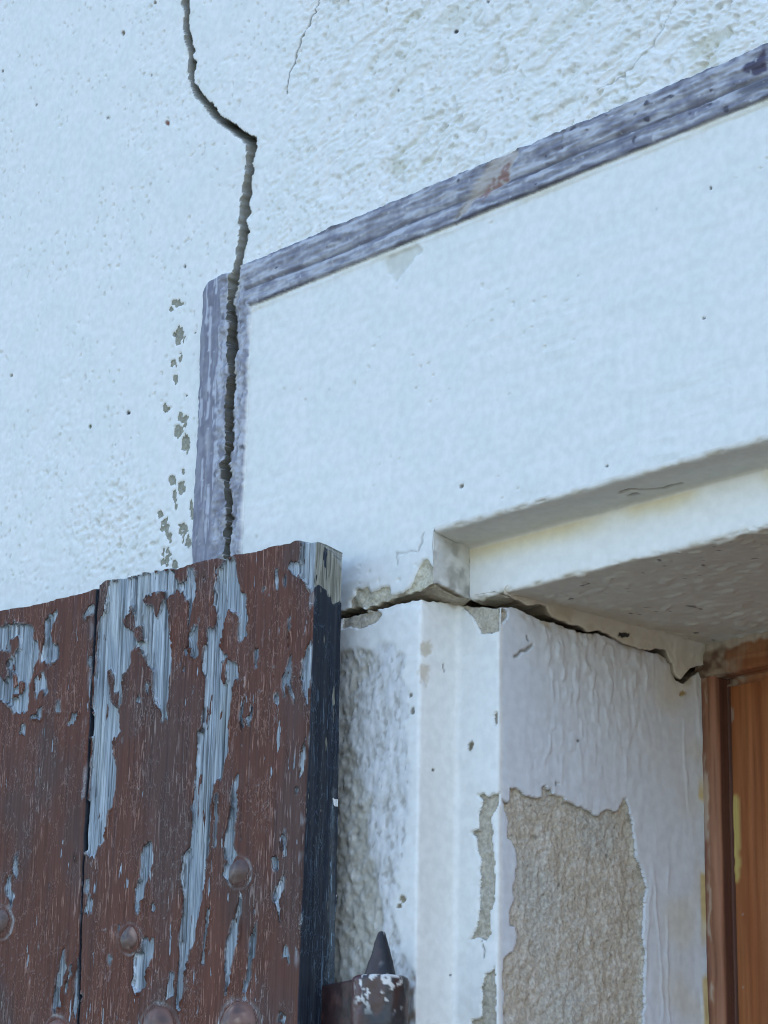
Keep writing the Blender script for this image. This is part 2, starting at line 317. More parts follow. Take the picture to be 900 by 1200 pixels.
def wall_face(P):
    """relief (outward, metres), colour + roughness and region id of the outer wall face"""
    x, z = P[..., 0], P[..., 2]; PX, PY = proj(P); sh = x.shape
    big = fbm(P, .16, 3, 1); med = fbm(P, .03, 3, 2); fine = fbm(P, .006, 3, 3)
    j1 = pn(P, .012, seed=4)*.0009 + pn(P, .004, seed=5)*.0006
    # regions
    xb0, xb1 = -.2138 + (z-2.155)*-.006, -.1555 + j1*.6
    dv = np.minimum(x-xb0-j1, xb1-x)                                   # >0 inside the upright band
    cx = np.interp(PY, VC[:, 0], (VC[:, 1]+VC[:, 2])/2)
    right = PX > cx
    zt = np.where(right, 2.3895, 2.3882 - .010*np.clip(1-(x-xb0)/.012, 0, 1)**2) + j1
    dvert = np.minimum(dv, zt-z)
    dh = np.minimum(np.minimum(zt-z, z-2.3512-j1*.5), x+.170)
    db = np.maximum(dvert, dh)
    mb = ss(-.0006, .0006, db)
    panel = (x > -.156) & (z < 2.3512)
    mp = ss(-.0008, .0008, np.minimum(x+.1555, 2.3512-z))*(1-mb)
    mo = (1-mb)*(1-mp)
    col = full(sh, WHITE); rough = np.full(sh, .82)
    # ---- outer render: trowelled, pitted, sponge-like to the right
    R = ss(300, 430, PX+PY*.25)*ss(2.36, 2.41, z) * (.45+.55*ss(-.3, .4, big+.25*np.sin(PX*.01)))
    R = np.maximum(R, .85*np.exp(-(((PX-135)/55)**2+((PY-625)/65)**2))); R = np.maximum(R, .035+.20*ss(.1,.6,pn(P,.14,seed=44)))
    sq = P.copy(); sq[..., 0] = x*.85 + z*.2 + .004*pn(P, .02, seed=46); sq[..., 2] = z*1.0 - x*.30 + .004*pn(P, .02, seed=47)
    p1 = pn(sq, .0082, .008, .0062, 21); p2 = pn(sq, .0044, .004, .0036, 22); p3 = pn(sq, .024, .02, .012, 23)
    lump = .5*p3 + p1*.9 + .5*p2
    pits = .55*ss(.0, .85, lump)+.45*ss(.30, .62, pn(P, .0060, seed=24)+.35*p3)
    ho = .0011*big + .0005*med + R*(-.0080*pits + .0016*p2 + .0018*p1 + .0018*p3) + .00005*fine
    st3 = ss(.22, .5, pn(sq, .034, .03, .011, 48)+.35*pn(sq, .01, .01, .006, 49))*ss(.25, .6, R)*ss(330, 420, PX+.3*PY); ho -= .0016*st3
    mic = ss(.50, .66, pn(P, .0042, seed=31))*ss(.0, .3, pn(P, .05, seed=32)+.12)
    ho -= .0020*mic
    col = mix(col, WHITE*np.array([.94, .965, .96]), ss(-.4, .5, med)*.7)
    st = ss(.25, .6, lump)*ss(.10, .5, pn(P, .055, .05, .04, 41)+.25*R)*ss(320, 420, PX+.4*PY-40)*R
    col = mix(col, OLIVE, np.clip(st*1.3, 0, 1)*.75*mo*ss(.05, .40, pn(P, .06, .05, .04, 45)+.10))
    col = mix(col, [.50, .485, .35], st3*ss(-.05, .35, pn(P, .05, seed=50))*mo*.55)
    st2 = ss(.15, .6, pn(P, .12, seed=43))*R*ss(320, 500, PX)*.20
    col = mix(col, [.66, .655, .54], st2*mo)
    # ---- smooth panel with brush marks
    hp = .0006*big + .00035*pn(P, .07, .05, .010, 51) + .0003*pn(P, .02, .02, .005, 52)*ss(-.1, .5, pn(P, .08, seed=53)) - .0014*ss(.56, .74, pn(P, .005, seed=54))*ss(.1, .4, pn(P, .06, seed=55))
    # ---- band: raised strip, lengthwise ridges and a scored line
    v = np.clip((2.3895-z)/.0383, 0, 1); u = np.clip((x-xb0)/.0583, 0, 1)
    horiz = (dh >= dvert) & (z > 2.351)
    gl = .60 + .05*pn(P, .11, seed=60)
    rid_h = .0004*np.sin(v*9+1.2*pn(P, .05, .05, .05, 61)) - .0019*np.exp(-((v-gl)/.045)**2) + .0011*pn(P, .04, .02, .003, 62) + .0008*pn(P, .008, .006, .0022, 63)
    rgh = np.where(horiz, 1.0, ss(.34, .46, u+.05*pn(P, .012, .01, .03, 76)))
    rid_v = .0007*np.sin(u*8) + rgh*(.0026*pn(P, .005, .005, .012, 64) + .0016*pn(P, .003, seed=65)) - .0006*np.exp(-((u-.27)/.05)**2) + .0010*pn(P, .004, .004, .025, 112) + .0008*pn(P, .012, seed=113)
    edge = np.minimum(1, np.clip(db, 0, None)/.0012)
    hb = .0022*np.sqrt(edge) + np.where(horiz, rid_h, rid_v)
    LAV, WORN, DRK, PUR = np.array([.255, .26, .30]), np.array([.445, .46, .50]), np.array([.075, .074, .10]), np.array([.145, .146, .195])
    nb = np.where(horiz, pn(P, .030, .02, .0048, 66)+.5*pn(P, .014, .006, .0022, 67)+.45*pn(P, .009, seed=116)+.28*pn(P, .0035, seed=90), .8*pn(P, .004, .004, .018, 68)+.5*pn(P, .005, seed=69)+.4*pn(P, .0025, seed=91))
    cb = full(sh, LAV)
    cb = mix(cb, WORN, ss(-.25, .4, nb)*np.where(horiz, .9, .10+.75*rgh+.5*np.exp(-((u-.24)/.04)**2)))
    cb = mix(cb, PUR, ss(.25, .7, -nb)*np.where(horiz, .7, .4))
    vs1 = pn(P, .0045, .004, .05, 77)+.5*pn(P, .002, .002, .02, 78)+.4*pn(P, .006, seed=79)
    cb = mix(cb, [.155, .155, .20], (~horiz)*ss(.50, .36, u)*ss(-.45, .25, vs1)*.85); cb = mix(cb, [.50, .52, .57], (~horiz)*ss(.40, .62, vs1)*.75)
    low = ss(.52, .64, v)*(1-ss(.78, .88, v))
    xr = ss(.02, .25, x)
    dk = np.where(horiz, np.maximum.reduce([np.exp(-((v-gl)/.035)**2)*.8, ss(.10, .0, v)*ss(-.1, .35, pn(P, .008, seed=70)+.25)*.9, ss(.90, .99, v)*(.45+.5*ss(-.2, .3, pn(P, .02, seed=75))),
        low*xr*.8*ss(-.25, .25, pn(P, .06, .05, .01, 71)), .95*ss(.70, .82, pn(P, .011, .01, .006, 72)+.15*pn(P, .004, seed=73)+.22*xr)]),
        np.maximum(.35*ss(.18, .0, u)*ss(-.4, .3, nb), .8*ss(.5, .68, pn(P, .007, seed=74))*rgh))
    cb = mix(cb, DRK, np.clip(dk, 0, 1))  # includes the shadow line along the band's lower edge, painted dark
    dp = blur(pip(PX+3*pn(P, .006, seed=80), PY+3*pn(P, .006, seed=81), DARKB)); cb = mix(cb, [.075, .068, .105], dp)
    wx, wy = PX+4*pn(P, .01, seed=82), PY+4*pn(P, .01, seed=83)
    rd = blur(pip(wx, wy, RED)); cb = mix(cb, [.42, .38, .34], rd*.85); cb = mix(cb, [.24, .125, .105], blur(pip(wx, wy, RED2))*ss(-.5, .1, pn(P, .005, seed=84))*.85)
    cb = mix(cb, [.58, .60, .62], ss(.50, .75, pn(P, .0045, .004, .003, 85))*.5)
    h = ho*mo + hp*mp + hb*mb - .0012*rd*mb
    col = col*(1-mb[..., None]) + cb*mb[..., None]
    # cream ledge right under the band and scratches
    led = np.exp(-((z-2.3482+j1)/.0016)**2)*(x > -.156)*mp; h += -.0009*np.exp(-((z-2.3498)/.001)**2)*mp + .0007*led
    col = mix(col, [.64, .60, .46], led*ss(-.3, .3, pn(P, .03, seed=86)+.1)*.75)
    ch = blur(pip(PX+3*pn(P, .006, seed=87), PY+3*pn(P, .006, seed=88), CHIP)); h -= .0016*ch; col = mix(col, [.60, .61, .55], ch*.85)
    br = blur(polys(PX+4*pn(P, .006, seed=92), PY+4*pn(P, .006, seed=93), BREAK)); h -= br*(.0025+.002*pn(P, .008, seed=94)); colB = mix(full(sh, CREAM), MORTAR, ss(-.3, .5, med))
    # flaked spots, dots, hairlines
    fl = np.zeros(sh)
    for (fx, fy, rx, ry) in FLAKES:
        near = (np.abs(PX-fx) < 3*rx+4) & (np.abs(PY-fy) < 3*ry+4)
        if near.any():
            q = ((PX[near]-fx)/rx)**2+((PY[near]-fy)/ry)**2 + 1.5*pn(P[near], .0035, seed=95)+.9*pn(P[near], .008, seed=96)
            fl[near] = np.maximum(fl[near], ss(1.15, .75, q))
    h -= .0012*fl; colB = np.where((br > .1)[..., None], colB, np.array([.30, .295, .235])); msk = np.maximum(br, fl)
    for (fx, fy, r_, c_) in DOTS:
        near = (np.abs(PX-fx) < 10) & (np.abs(PY-fy) < 10)
        if near.any():
            q = np.hypot(PX[near]-fx, (PY[near]-fy)*.8)/(r_*.8) + .5*pn(P[near], .003, seed=97); m_ = ss(1.3, .8, q); h[near] -= .001*m_
            cc = col[near]; col[near] = cc*(1-m_[:, None])+np.array(c_)*m_[:, None]
    for k, hl in enumerate(HAIR):
        d = dline(PX+2.2*pn(P, .006, seed=98), PY+2*pn(P, .006, seed=99), hl); m_ = ss(1.25, .35, d)*(1.0 if k == 0 else .5); h -= .0010*m_; col = mix(col, [.13, .12, .09], m_*.85)
    # ---- the open crack
    wob = 1.8*pn(P, .010, seed=100)+1.6*pn(P, .0045, seed=101)
    wob2 = 1.9*pn(P, .010, seed=102)+1.7*pn(P, .0045, seed=103)
    nar = ss(335, 380, PY)+1.7*ss(160, 185, PY)*ss(340, 315, PY); e0 = np.interp(PY, VC[:, 0], VC[:, 1])+wob+1.0*nar+1.2*pn(P, .016, seed=114); e1 = np.interp(PY, VC[:, 0], VC[:, 2])+wob2-1.2*nar-.8*ss(160, 180, PY)+1.2*pn(P, .016, seed=115)
    inside = (PX > e0) & (PX < e1) & (PY < 760)
    t = np.clip((PX-e0)/np.maximum(e1-e0, 1), 0, 1)
    deep = np.interp(PY, [0, 90, 160, 175, 320, 345, 660], [.016, .022, .034, .028, .030, .036, .040])
    lo_ = ss(330, 352, PY); prof = np.interp(t, [0, .12, .62, .8, 1], [.08, .25, .70, 1.0, 1.0])*(1-lo_) + np.interp(t, [0, .1, .3, .6, 1], [.15, .45, .85, 1.0, 1.0])*lo_
    hc = -deep*prof*(1+.25*pn(P, .012, seed=104)) + .0010*pn(P, .006, seed=105)
    lipd = np.minimum(np.abs(PX-e0), np.abs(PX-e1)); lip = ss(5, 0, lipd)*(~inside)*(PY < 700)
    h = h + .0005*lip*pn(P, .01, seed=106) - .0009*lip*ss(.0, .4, pn(P, .009, seed=107))
    col = mix(col, [.60, .58, .50], lip*ss(0.05, .4, pn(P, .012, seed=108))*.7)
    h = np.where(inside, hc, h)
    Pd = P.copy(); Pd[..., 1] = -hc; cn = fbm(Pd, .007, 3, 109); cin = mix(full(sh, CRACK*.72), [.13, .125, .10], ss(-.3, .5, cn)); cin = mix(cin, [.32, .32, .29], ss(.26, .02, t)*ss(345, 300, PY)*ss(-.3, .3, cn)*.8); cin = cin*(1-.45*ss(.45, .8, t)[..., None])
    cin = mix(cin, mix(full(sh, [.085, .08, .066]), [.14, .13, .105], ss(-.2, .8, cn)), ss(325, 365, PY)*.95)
    ic = inside.copy(); ic[:, :-1] |= inside[:, 1:]; ic[:, 1:] |= inside[:, :-1]; ic[:-1] |= inside[1:]; ic[1:] |= inside[:-1]; col = np.where(ic[..., None], cin, col); rough = np.where(inside, .95, rough)
    rough = np.where(mb > .5, .6, rough)
    msk = np.where(ic, 0, msk)
    reg = np.where(db > 0, 1, np.where(panel, 2, 0))
    return h, two(col, rough, colB, .95, msk), reg

# crack edge above (px on the wall face) and its z as a function of x
UPW = [(404, 714), (415, 711), (427, 712), (443, 707), (453, 704), (464, 699), (476, 696), (488, 692), (499, 688), (509.5, 684)]
_p = np.array([on(a, b, 1, 0) for a, b in UPW])
UX = np.r_[-4, -.30, -.17, _p[:, 0]]; UZ = np.r_[2.062, 2.062, 2.070, _p[:, 2]]; UX[-1] = XU
LOW = [(404, 723), (416, 720), (429, 716), (448, 713), (464, 708), (478, 706), (491, 702.7)]
_p = np.array([on(a, b, 1, 0) for a, b in LOW])
LX = np.r_[-4, -.30, -.17, _p[:, 0]]; LZ = np.r_[2.0615, 2.0615, 2.064, _p[:, 2]]

def ztop(x): return np.clip(2.795-(x+.55)*.41, 2.405, 2.80)
def upper_sheet(xs, zb, name_suffix):
    nT = 500
    t = np.linspace(0, 1, nT)
    Zr = zb[None, :] + t[:, None]*(ztop(xs)-zb)[None, :]
    ex = np.array([.006, .012, .018, .024, .03, .04, .05, .07, .1, .25, .5, .75, 1.0])
    Zr = np.vstack([Zr, ztop(xs)[None, :] + ex[:, None]*(TOPZ-ztop(xs))[None, :]])
    R = np.zeros(Zr.shape+(3,)); R[..., 0] = xs[None, :]; R[..., 2] = Zr
    h, C, reg = wall_face(R)
    V = R.copy(); V[..., 1] -= h
    return V, C, reg
def build_upper():
    xa = lat((-4, -1.1, .5), (-1.1, -.62, .006), (-.62, XU, .00125))
    xb = lat((XU, .42, .00125), (.42, .6, .03), (.6, 1.5, .1), (1.5, 4, .4))
    out = []
    za = np.interp(xa, UX, UZ) + (xa > -.3)*(.0014*pn(np.c_[xa, xa*0, xa*0], .006, seed=3)+.0009*pn(np.c_[xa, xa*0, xa*0], .0025, seed=4))
    za[-1] = UZ[-1]
    V, C, reg = upper_sheet(xa, za, 'a')
    # broken underside of the upper piece: slants down and in towards the gap
    zl = np.interp(xa, LX, LZ)
    fl = []; fc = []
    for k, (dy, f) in enumerate(((.003, .08), (.008, .30), (.014, .48), (.020, .55), (.034, .55))):
        q = V[0].copy(); q[:, 1] = np.maximum(q[:, 1], -.002)+dy; f = f*ss(.0, .03, xa)-.10*ss(.02, -.02, xa)*(k > 0); q[:, 2] = za*(1-f)+(np.minimum(zl+.0005, za))*f + .0012*pn(np.c_[xa, xa*0+k*.004, xa*0], .006, seed=9)
        fl.append(q); c = np.zeros((len(xa), 9)); c[:, :3] = mix(full((len(xa),), MORTAR), CREAM, ss(-.3, .4, pn(np.c_[xa, xa*0+k*.004, xa*0], .01, seed=10))*.5); c[:, 3] = .95; c[:, 4:8] = c[:, :4]; c[:, 8] = 1; fc.append(c)
    V = np.concatenate([np.array(fl[::-1]), V]); C = np.concatenate([np.array(fc[::-1]), C]); reg = np.concatenate([np.repeat(reg[:1], 5, 0), reg])
    out.append((V, C, reg))
    out.append(upper_sheet(xb, np.full(len(xb), ZL+.004), 'b'))
    parts = {0: [], 1: [], 2: []}
    for V, C, reg in out:
        Q = grid_quads(*V.shape[:2]); r = reg[:-1, :-1].ravel()
        for k in parts:
            s = compact(V, C, Q[r == k]) if (r == k).any() else None
            if s: parts[k].append(s)
    for k, nm in ((0, 'rough_render'), (1, 'painted_band'), (2, 'smooth_surround')):
        vs_, cs_, qs_ = [], [], []; n = 0
        for v, c, q in parts[k]: vs_.append(v); cs_.append(c); qs_.append(q+n); n += len(v)
        raw_mesh(nm, np.concatenate(vs_), np.concatenate(qs_), np.concatenate(cs_), M_RENDER, wall)
build_upper()

# ------------------------------------------------------------------ lintel (rebate soffit, fascia, soffit)
def profile(pts, step):
    """pts: list of (a,b,radius) corners -> dense rounded polyline"""
    out = [np.array(pts[0][:2])]
    for i in range(1, len(pts)-1):
        p, r = np.array(pts[i][:2]), pts[i][2]
        d0 = np.array(pts[i-1][:2])-p; d1 = np.array(pts[i+1][:2])-p; d0 /= np.linalg.norm(d0); d1 /= np.linalg.norm(d1)
        a, b = p+d0*r, p+d1*r
        for t in np.linspace(0, 1, 5): out.append((1-t)**2*a+2*t*(1-t)*p+t*t*b)
    out.append(np.array(pts[-1][:2])); out = np.array(out)
    L = np.r_[0, np.cumsum(np.linalg.norm(np.diff(out, axis=0), axis=1))]
    s = np.arange(0, L[-1], step); s = np.r_[s, L[-1]]
    return np.c_[np.interp(s, L, out[:, 0]), np.interp(s, L, out[:, 1])]
def build_lintel():
    pr = profile([(0, ZL+.004), (0, ZL, .0035), (D1-.001, ZL-.003, .003), (D1, ZF, .003), (.30, ZF+.0045, 0)], .00115)     # (y, z)
    xs = lat((XU, .42, .00125), (.42, .6, .03), (.6, 1.5, .1))
    R = np.zeros((len(pr), len(xs), 3)); R[..., 0] = xs; R[..., 1] = pr[:, :1]; R[..., 2] = pr[:, 1:]
    N = normals(R); N *= np.sign(-(N[0, :, 1].mean()))
    PX, PY = proj(R); y, z = R[..., 1], R[..., 2]
    sof1 = ss(.002, .005, y)*ss(ZL-.005, ZL-.004, z); sof2 = ss(D1+.002, D1+.005, y); fas = (1-sof2)*ss(ZL-.0045, ZL-.006, z)
    h = .0008*fbm(R, .05, 3, 201) + .00035*pn(R, .012, seed=202)
    h += sof2*(.0008*pn(R, .03, .03, .02, 203) + .0012*ss(.30, .6, pn(R, .013, .008, .01, 204)+.5*pn(R, .04, seed=218)) + .0004*pn(R, .006, seed=205) - .0012*ss(.6, .75, pn(R, .006, seed=206)))
    h += sof1*(.0006*pn(R, .02, .008, .01, 207))
    arr = np.exp(-(((y-D1)/.003)**2+((z-ZF)/.003)**2)) + np.exp(-((y/.003)**2+((z-ZL)/.003)**2)); h -= .0016*arr*ss(-.1, .6, pn(R, .012, seed=208)+.5*pn(R, .004, seed=209))
    col = full(R.shape[:2], WHITE)
    col = mix(col, [.60, .595, .51], sof2*.8); col = mix(col, [.62, .60, .52], sof1*.6)  # undersides coloured darker and warmer, standing for shade and ground bounce
    col = col*(1+.09*fas[..., None]); col = mix(col, [.72, .60, .30], fas*ss(.020, .002, ZL-.003-z+.002*pn(R, .02, seed=210))*.62*ss(-.3, .3, pn(R, .05, seed=211)+.25))      # fascia painted lighter in place of light; yellow strip under the upper soffit
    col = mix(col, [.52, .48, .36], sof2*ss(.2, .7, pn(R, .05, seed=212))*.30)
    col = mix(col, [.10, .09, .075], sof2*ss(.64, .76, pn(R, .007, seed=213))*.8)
    col = mix(col, [.55, .50, .38], arr*ss(.05, .4, pn(R, .014, seed=214))*.7)
    for ln in ([(728, 576), (745, 573), (775, 571), (800, 567)], [(735, 580), (748, 578)]):
        d = dline(PX+3*pn(R, .012, seed=215), PY+2*pn(R, .01, seed=216), ln); m_ = ss(1.6, .5, d)*sof1; h -= .0015*m_; col = mix(col, [.30, .27, .2], m_*.8)
    # cream bits where the soffit meets the reveal and the frame
    cr = ss(.012, .002, R[..., 0]-XJU+.004*pn(R, .02, seed=217))*sof2; col = mix(col, [.60, .57, .46], cr*.7)
    hw = wall_face(R[:1])[0]; wb = ss(ZL, ZL+.004, z)*(y < .002); h = h*(1-wb)+hw*wb
    V = R + N*h[..., None]; V[0, :, 1] = R[0, :, 1]-hw[0]; V[0, :, 2] = R[0, :, 2]
    C = np.concatenate([col, np.full(col.shape[:2]+(1,), .8)], -1)
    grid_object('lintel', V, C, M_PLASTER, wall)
    # left side of the rebate above the crack
    bot = [on(509.5, 684, 0, XU), on(520, 687, 0, XU), on(532, 692, 0, XU), on(540, 697, 0, XU), on(548, 701, 0, XU)]
    ys = np.linspace(-.0012, D1+.003, 36); by = np.array([b[1] for b in bot]); bz = np.array([b[2] for b in bot])
    zb = np.interp(ys, by, bz) + .001*pn(np.c_[ys*0, ys, ys*0], .006, seed=12)
    t = np.linspace(0, 1, 50)
    R = np.zeros((50, 36, 3)); R[..., 0] = XU; R[..., 1] = ys; R[..., 2] = zb + t[:, None]*(ZL+.001-zb)
    h = .0009*fbm(R, .02, 3, 220)+.0007*pn(R, .005, seed=221)
    col = mix(full((50, 36), [.56, .56, .52]), [.33, .32, .28], ss(-.15, .45, fbm(R, .012, 3, 222))*.75); col = mix(col, WHITE, ss(.2, .5, pn(R, .01, seed=223))*.5)
    V = R.copy(); V[..., 0] += h
    fl = []; fc = []
    for dx, f in ((-.003, .1), (-.007, .5), (-.012, 1.0), (-.04, 1.0)):
        q = V[0].copy(); q[:, 0] += dx; q[:, 2] -= f*.004; fl.append(q); c = np.ones((36, 4)); c[:, :3] = MORTAR; fc.append(c)
    V = np.concatenate([np.array(fl[::-1]), V]); C = np.concatenate([np.array(fc[::-1]), np.concatenate([col, np.full((50, 36, 1), .9)], -1)])
    grid_object('rebate_cheek', V, C, M_PLASTER, wall)
    # plaster lip hanging from the soffit along the reveal
    L = crop(600, 660, 3.75, [-12, 140, 40, 165, 75, 186, 110, 178, 150, 178, 165, 215, 180, 235, 260, 270, 300, 272, 340, 300, 380, 292, 440, 315, 490, 350, 560, 372, 610, 380, 640, 372, 680, 377, 706, 395, 695, 420, 706, 450, 713, 470, 726, 494, 746, 508, 762, 486, 785, 462, 815, 450, 845, 445])
    XP = .0835; q = np.array([on(a, b, 0, XP) for a, b in L]); q = q[np.argsort(q[:, 1])]
    ys = np.arange(D1, YF+.02, .0011); zb = np.minimum(np.interp(ys, q[:, 1], q[:, 2])+.0007*pn(np.c_[ys*0, ys, ys*0], .004, seed=13), ZF-.0005)
    t = np.linspace(0, 1, 24)
    R = np.zeros((24, len(ys), 3)); R[..., 0] = XP; R[..., 1] = ys; R[..., 2] = zb + t[:, None]*(ZF+.005-zb)
    h = .0010*fbm(R, .02, 3, 230)+.0004*pn(R, .005, seed=231); R[..., 0] += h
    R[..., 0] += .004*t[:, None]**3
    col = mix(full(h.shape, [.64, .62, .53]), [.45, .40, .28], ss(.1, .6, fbm(R, .03, 3, 232))*.5)
    PX, PY = proj(R); d = ((PX-731)/7)**2+((PY-744)/3)**2+pn(R, .003, seed=233); col = mix(col, [.03, .03, .03], ss(1.2, .7, d))
    fl = []; fc = []
    for dx, dz in ((-.0015, -.0004), (-.004, .0005), (-.009, .003), (-.03, .004)):
        g = R[0].copy(); g[:, 0] += dx; g[:, 2] += dz; fl.append(g); c = np.ones((len(ys), 4)); c[:, :3] = MORTAR*.9; fc.append(c)
    V = np.concatenate([np.array(fl[::-1]), R]); C = np.concatenate([np.array(fc[::-1]), np.concatenate([col, np.full(h.shape+(1,), .85)], -1)])
    grid_object('plaster_lip', V, C, M_PLASTER, wall)
build_lintel()

# ------------------------------------------------------------------ jamb below the crack
ARRIS = [crop(540, 880, 3.75, [62, 165, 75, 185, 100, 190, 120, 205, 150, 185, 175, 190, 165, 240, 130, 300, 140, 450, 150, 560, 145, 660, 125, 715, 130, 800, 110, 835, 85, 818, 35, 830, 55, 800, 75, 740, 80, 650, 85, 480, 65, 430, 62, 375, 42, 368, 50, 352, 75, 345, 78, 270, 92, 225]),
 crop(540, 880, 3.75, [143, 945, 150, 1000, 152, 1260, 40, 1260, 42, 1185, 85, 1170, 92, 1100, 88, 1040, 105, 985, 135, 970]),
 crop(400, 600, 3.75, [520, 405, 560, 398, 640, 395, 700, 408, 690, 470, 690, 520, 650, 530, 615, 537, 595, 490, 560, 440]),
 [(403, 722), (420, 717), (440, 714), (446, 721), (438, 731), (422, 737), (409, 733), (400, 738)], [(577, 838), (581, 832), (584, 845), (581, 852)]]
REVEAL = [crop(540, 880, 3.75, [183, 205, 215, 235, 222, 160, 240, 165, 290, 200, 350, 207, 358, 150, 372, 150, 388, 188, 440, 198, 500, 235, 560, 265, 608, 287, 640, 256, 690, 270, 722, 203, 745, 255, 760, 350, 772, 450, 800, 520, 820, 610, 810, 700, 805, 800, 812, 900, 805, 1100, 800, 1260, 770, 1330, 690, 1380, 600, 1350, 500, 1400, 420, 1370, 330, 1410, 240, 1350, 178, 1300, 195, 1100, 185, 1030, 190, 925, 215, 890, 240, 880, 252, 810, 245, 772, 215, 760, 210, 710, 240, 660, 232, 600, 250, 510, 245, 440, 225, 385, 208, 385, 212, 310, 190, 240]),
 crop(540, 880, 3.75, [385, 163, 400, 160, 405, 180, 388, 182]), crop(540, 880, 3.75, [416, 132, 430, 140, 436, 150, 422, 146]),
 [(583, 716), (594, 712), (597, 722), (588, 733), (583, 735)]]
DIRTY = [[(370, 772), (408, 762), (415, 756), (424, 762), (440, 760), (443, 752), (456, 753), (462, 764), (472, 766), (474, 800), (477, 830), (476, 870), (480, 905), (478, 940), (474, 985), (466, 1010), (462, 1050), (463, 1085), (466, 1110), (486, 1140), (488, 1230), (370, 1230)]]
MORT = [[(370, 770), (408, 762), (415, 757), (424, 762), (436, 760), (438, 772), (432, 795), (420, 800), (410, 840), (413, 880), (410, 905), (430, 925), (432, 950), (425, 985), (437, 1010), (445, 1045), (450, 1070), (450, 1092), (450, 1230), (370, 1230)]]
def build_jamb():
    pr = profile([(-.14, 0), (XL, 0, .0022), (XL+.001, D1, .004), (XJ, D1, .0022), (XJ+.001, YF+.03, 0)], .00115)          # (x, y)
    pr = np.vstack([np.c_[np.array([-4, -2, -1, -.6, -.3, -.2]), np.zeros(6)], pr])
    S = np.r_[0, np.cumsum(np.linalg.norm(np.diff(pr, axis=0), axis=1))]
    # top edge (crack) along the profile
    cheek = [on(a, b, 0, XL) for a, b in ((491, 703), (505, 705), (520, 706.5), (536, 709))]
    face = [on(a, b, 1, D1) for a, b in ((541, 710), (560, 711), (575, 712), (584, 715))]
    rev = [on(a, b, 0, XJ) for a, b in ((586, 712), (600, 711), (608, 713), (616, 718), (626, 723), (635, 727), (653, 730.5), (667, 737), (680, 741.5), (699, 743), (717, 748.5), (733, 756.5), (748, 760), (763, 764.5), (776, 768), (784, 778), (787, 787), (791, 797), (800, 802), (806, 797), (811, 792), (821, 785), (830, 780))]
    s1 = XL-pr[0, 0]; zt = np.zeros(len(pr)); x, y = pr[:, 0], pr[:, 1]
    onw = (y < .0015) & (x <= XL); zt = np.interp(x, LX, LZ)
    mc = (x > XL-.003) & (x < XL+.006) & (y >= .0015); zt[mc] = np.interp(y[mc], [p[1] for p in cheek], [p[2] for p in cheek])
    mf = (x >= XL+.006) & (y < D1+.0015); zt[mf] = np.interp(x[mf], [p[0] for p in face], [p[2] for p in face])
    mr = (x > XJ-.003) & (y >= D1+.0015); zt[mr] = np.interp(y[mr], [p[1] for p in rev], [p[2] for p in rev])
    jit = .0009*pn(np.c_[S, S*0, S*0], .005, seed=14)+.0006*pn(np.c_[S, S*0, S*0], .0022, seed=15); jit[:7] = 0
    zt = zt + jit
    zt = np.where((x > -.06) | (y > .001), np.convolve(np.pad(zt, 1, 'edge'), [.2, .6, .2], 'valid'), zt)
    zf = 1.70
    t = np.linspace(0, 1, 380)
    Z = np.vstack([np.array([0, .4, .8, 1.2, 1.5, 1.65])[:, None]*np.ones(len(pr)), zf + t[:, None]*(zt-zf)])
    R = np.zeros(Z.shape+(3,)); R[..., 0] = x; R[..., 1] = y; R[..., 2] = Z
    N = normals(R); N *= np.sign(-N[:, 3, 1].mean())
    PX, PY = proj(R); sh = Z.shape
    W = np.broadcast_to((y < .0012) & (x < XL), sh).astype(float); RV = np.broadcast_to(ss(D1+.002, D1+.006, y), sh); FC = np.broadcast_to(((x > XL+.003) & (y < D1+.002)), sh).astype(float)
    # relief
    h = .0006*fbm(R, .07, 3, 301) + .00022*pn(R, .012, seed=302)
    X2 = R.copy(); X2[..., 1] = R[..., 1] + .0022*pn(R, .012, seed=303)
    wr = ss(.42, .55, (PX-585)/235+.25+.25*pn(R, .05, seed=304)) * ss(.0, .18, (y-.045)/.21)[None, :]
    rip = ss(.02, .42, pn(X2, .0062, .0058, .0125, 305)+.3*pn(X2, .003, .003, .006, 339))+.55*ss(.05, .5, pn(X2, .0036, .0034, .0068, 306))-.3
    drip = np.exp(-((pn(X2, .03, .022, .16, 307))/.05)**2)
    zone = ss(985, 760, PY+.3*(PX-600))
    h += RV*(.00115*rip*(.15+.85*zone)*wr*ss(800, 730, PX) + .0007*drip*ss(690, 770, PX)*ss(.15, .4, pn(R, .05, seed=308)+.12) + .00025*pn(R, .006, .006, .02, 309))
    h += (1-RV)*.00014*pn(R, .005, seed=310)
    col = full(sh, WHITE)
    col = mix(col, [.655, .70, .745], RV*.9)  # reveal paint tinted cool to offset the warm light falling on it
    col = mix(col, [.62, .58, .44], RV*ss(.185, .222, y)[None, :]*.55*ss(-.4, .4, pn(R, .04, seed=311)))  # warm grey shade deepening toward the frame, put into the colour
    # yellow sealant line by the frame
    col = mix(col, [.60, .45, .16], RV*ss(YF-.0075, YF-.0045, y)[None, :]*ss(900, 935, PY)*ss(-.25, .1, pn(R, .03, seed=312))*.85)
    rough = np.full(sh, .62)
    # dirty strip behind the shutter edge
    wx, wy = PX+6*pn(R, .010, seed=313)+3*pn(R, .004, seed=314), PY+8*pn(R, .012, seed=315)+3*pn(R, .004, seed=316)
    dm = blur(polys(wx, wy, DIRTY), 2)*W; mm = blur(polys(wx+5*pn(R, .02, seed=317), wy, MORT), 3)*W
    mott = fbm(R, .007, 4, 318, sz=.013, g=.65)
    gcol = mix(full(sh, [.66, .67, .665]), [.48, .475, .44], ss(-.4, .8, mott+.45*ss(455, 410, PX)-.2)*.8)
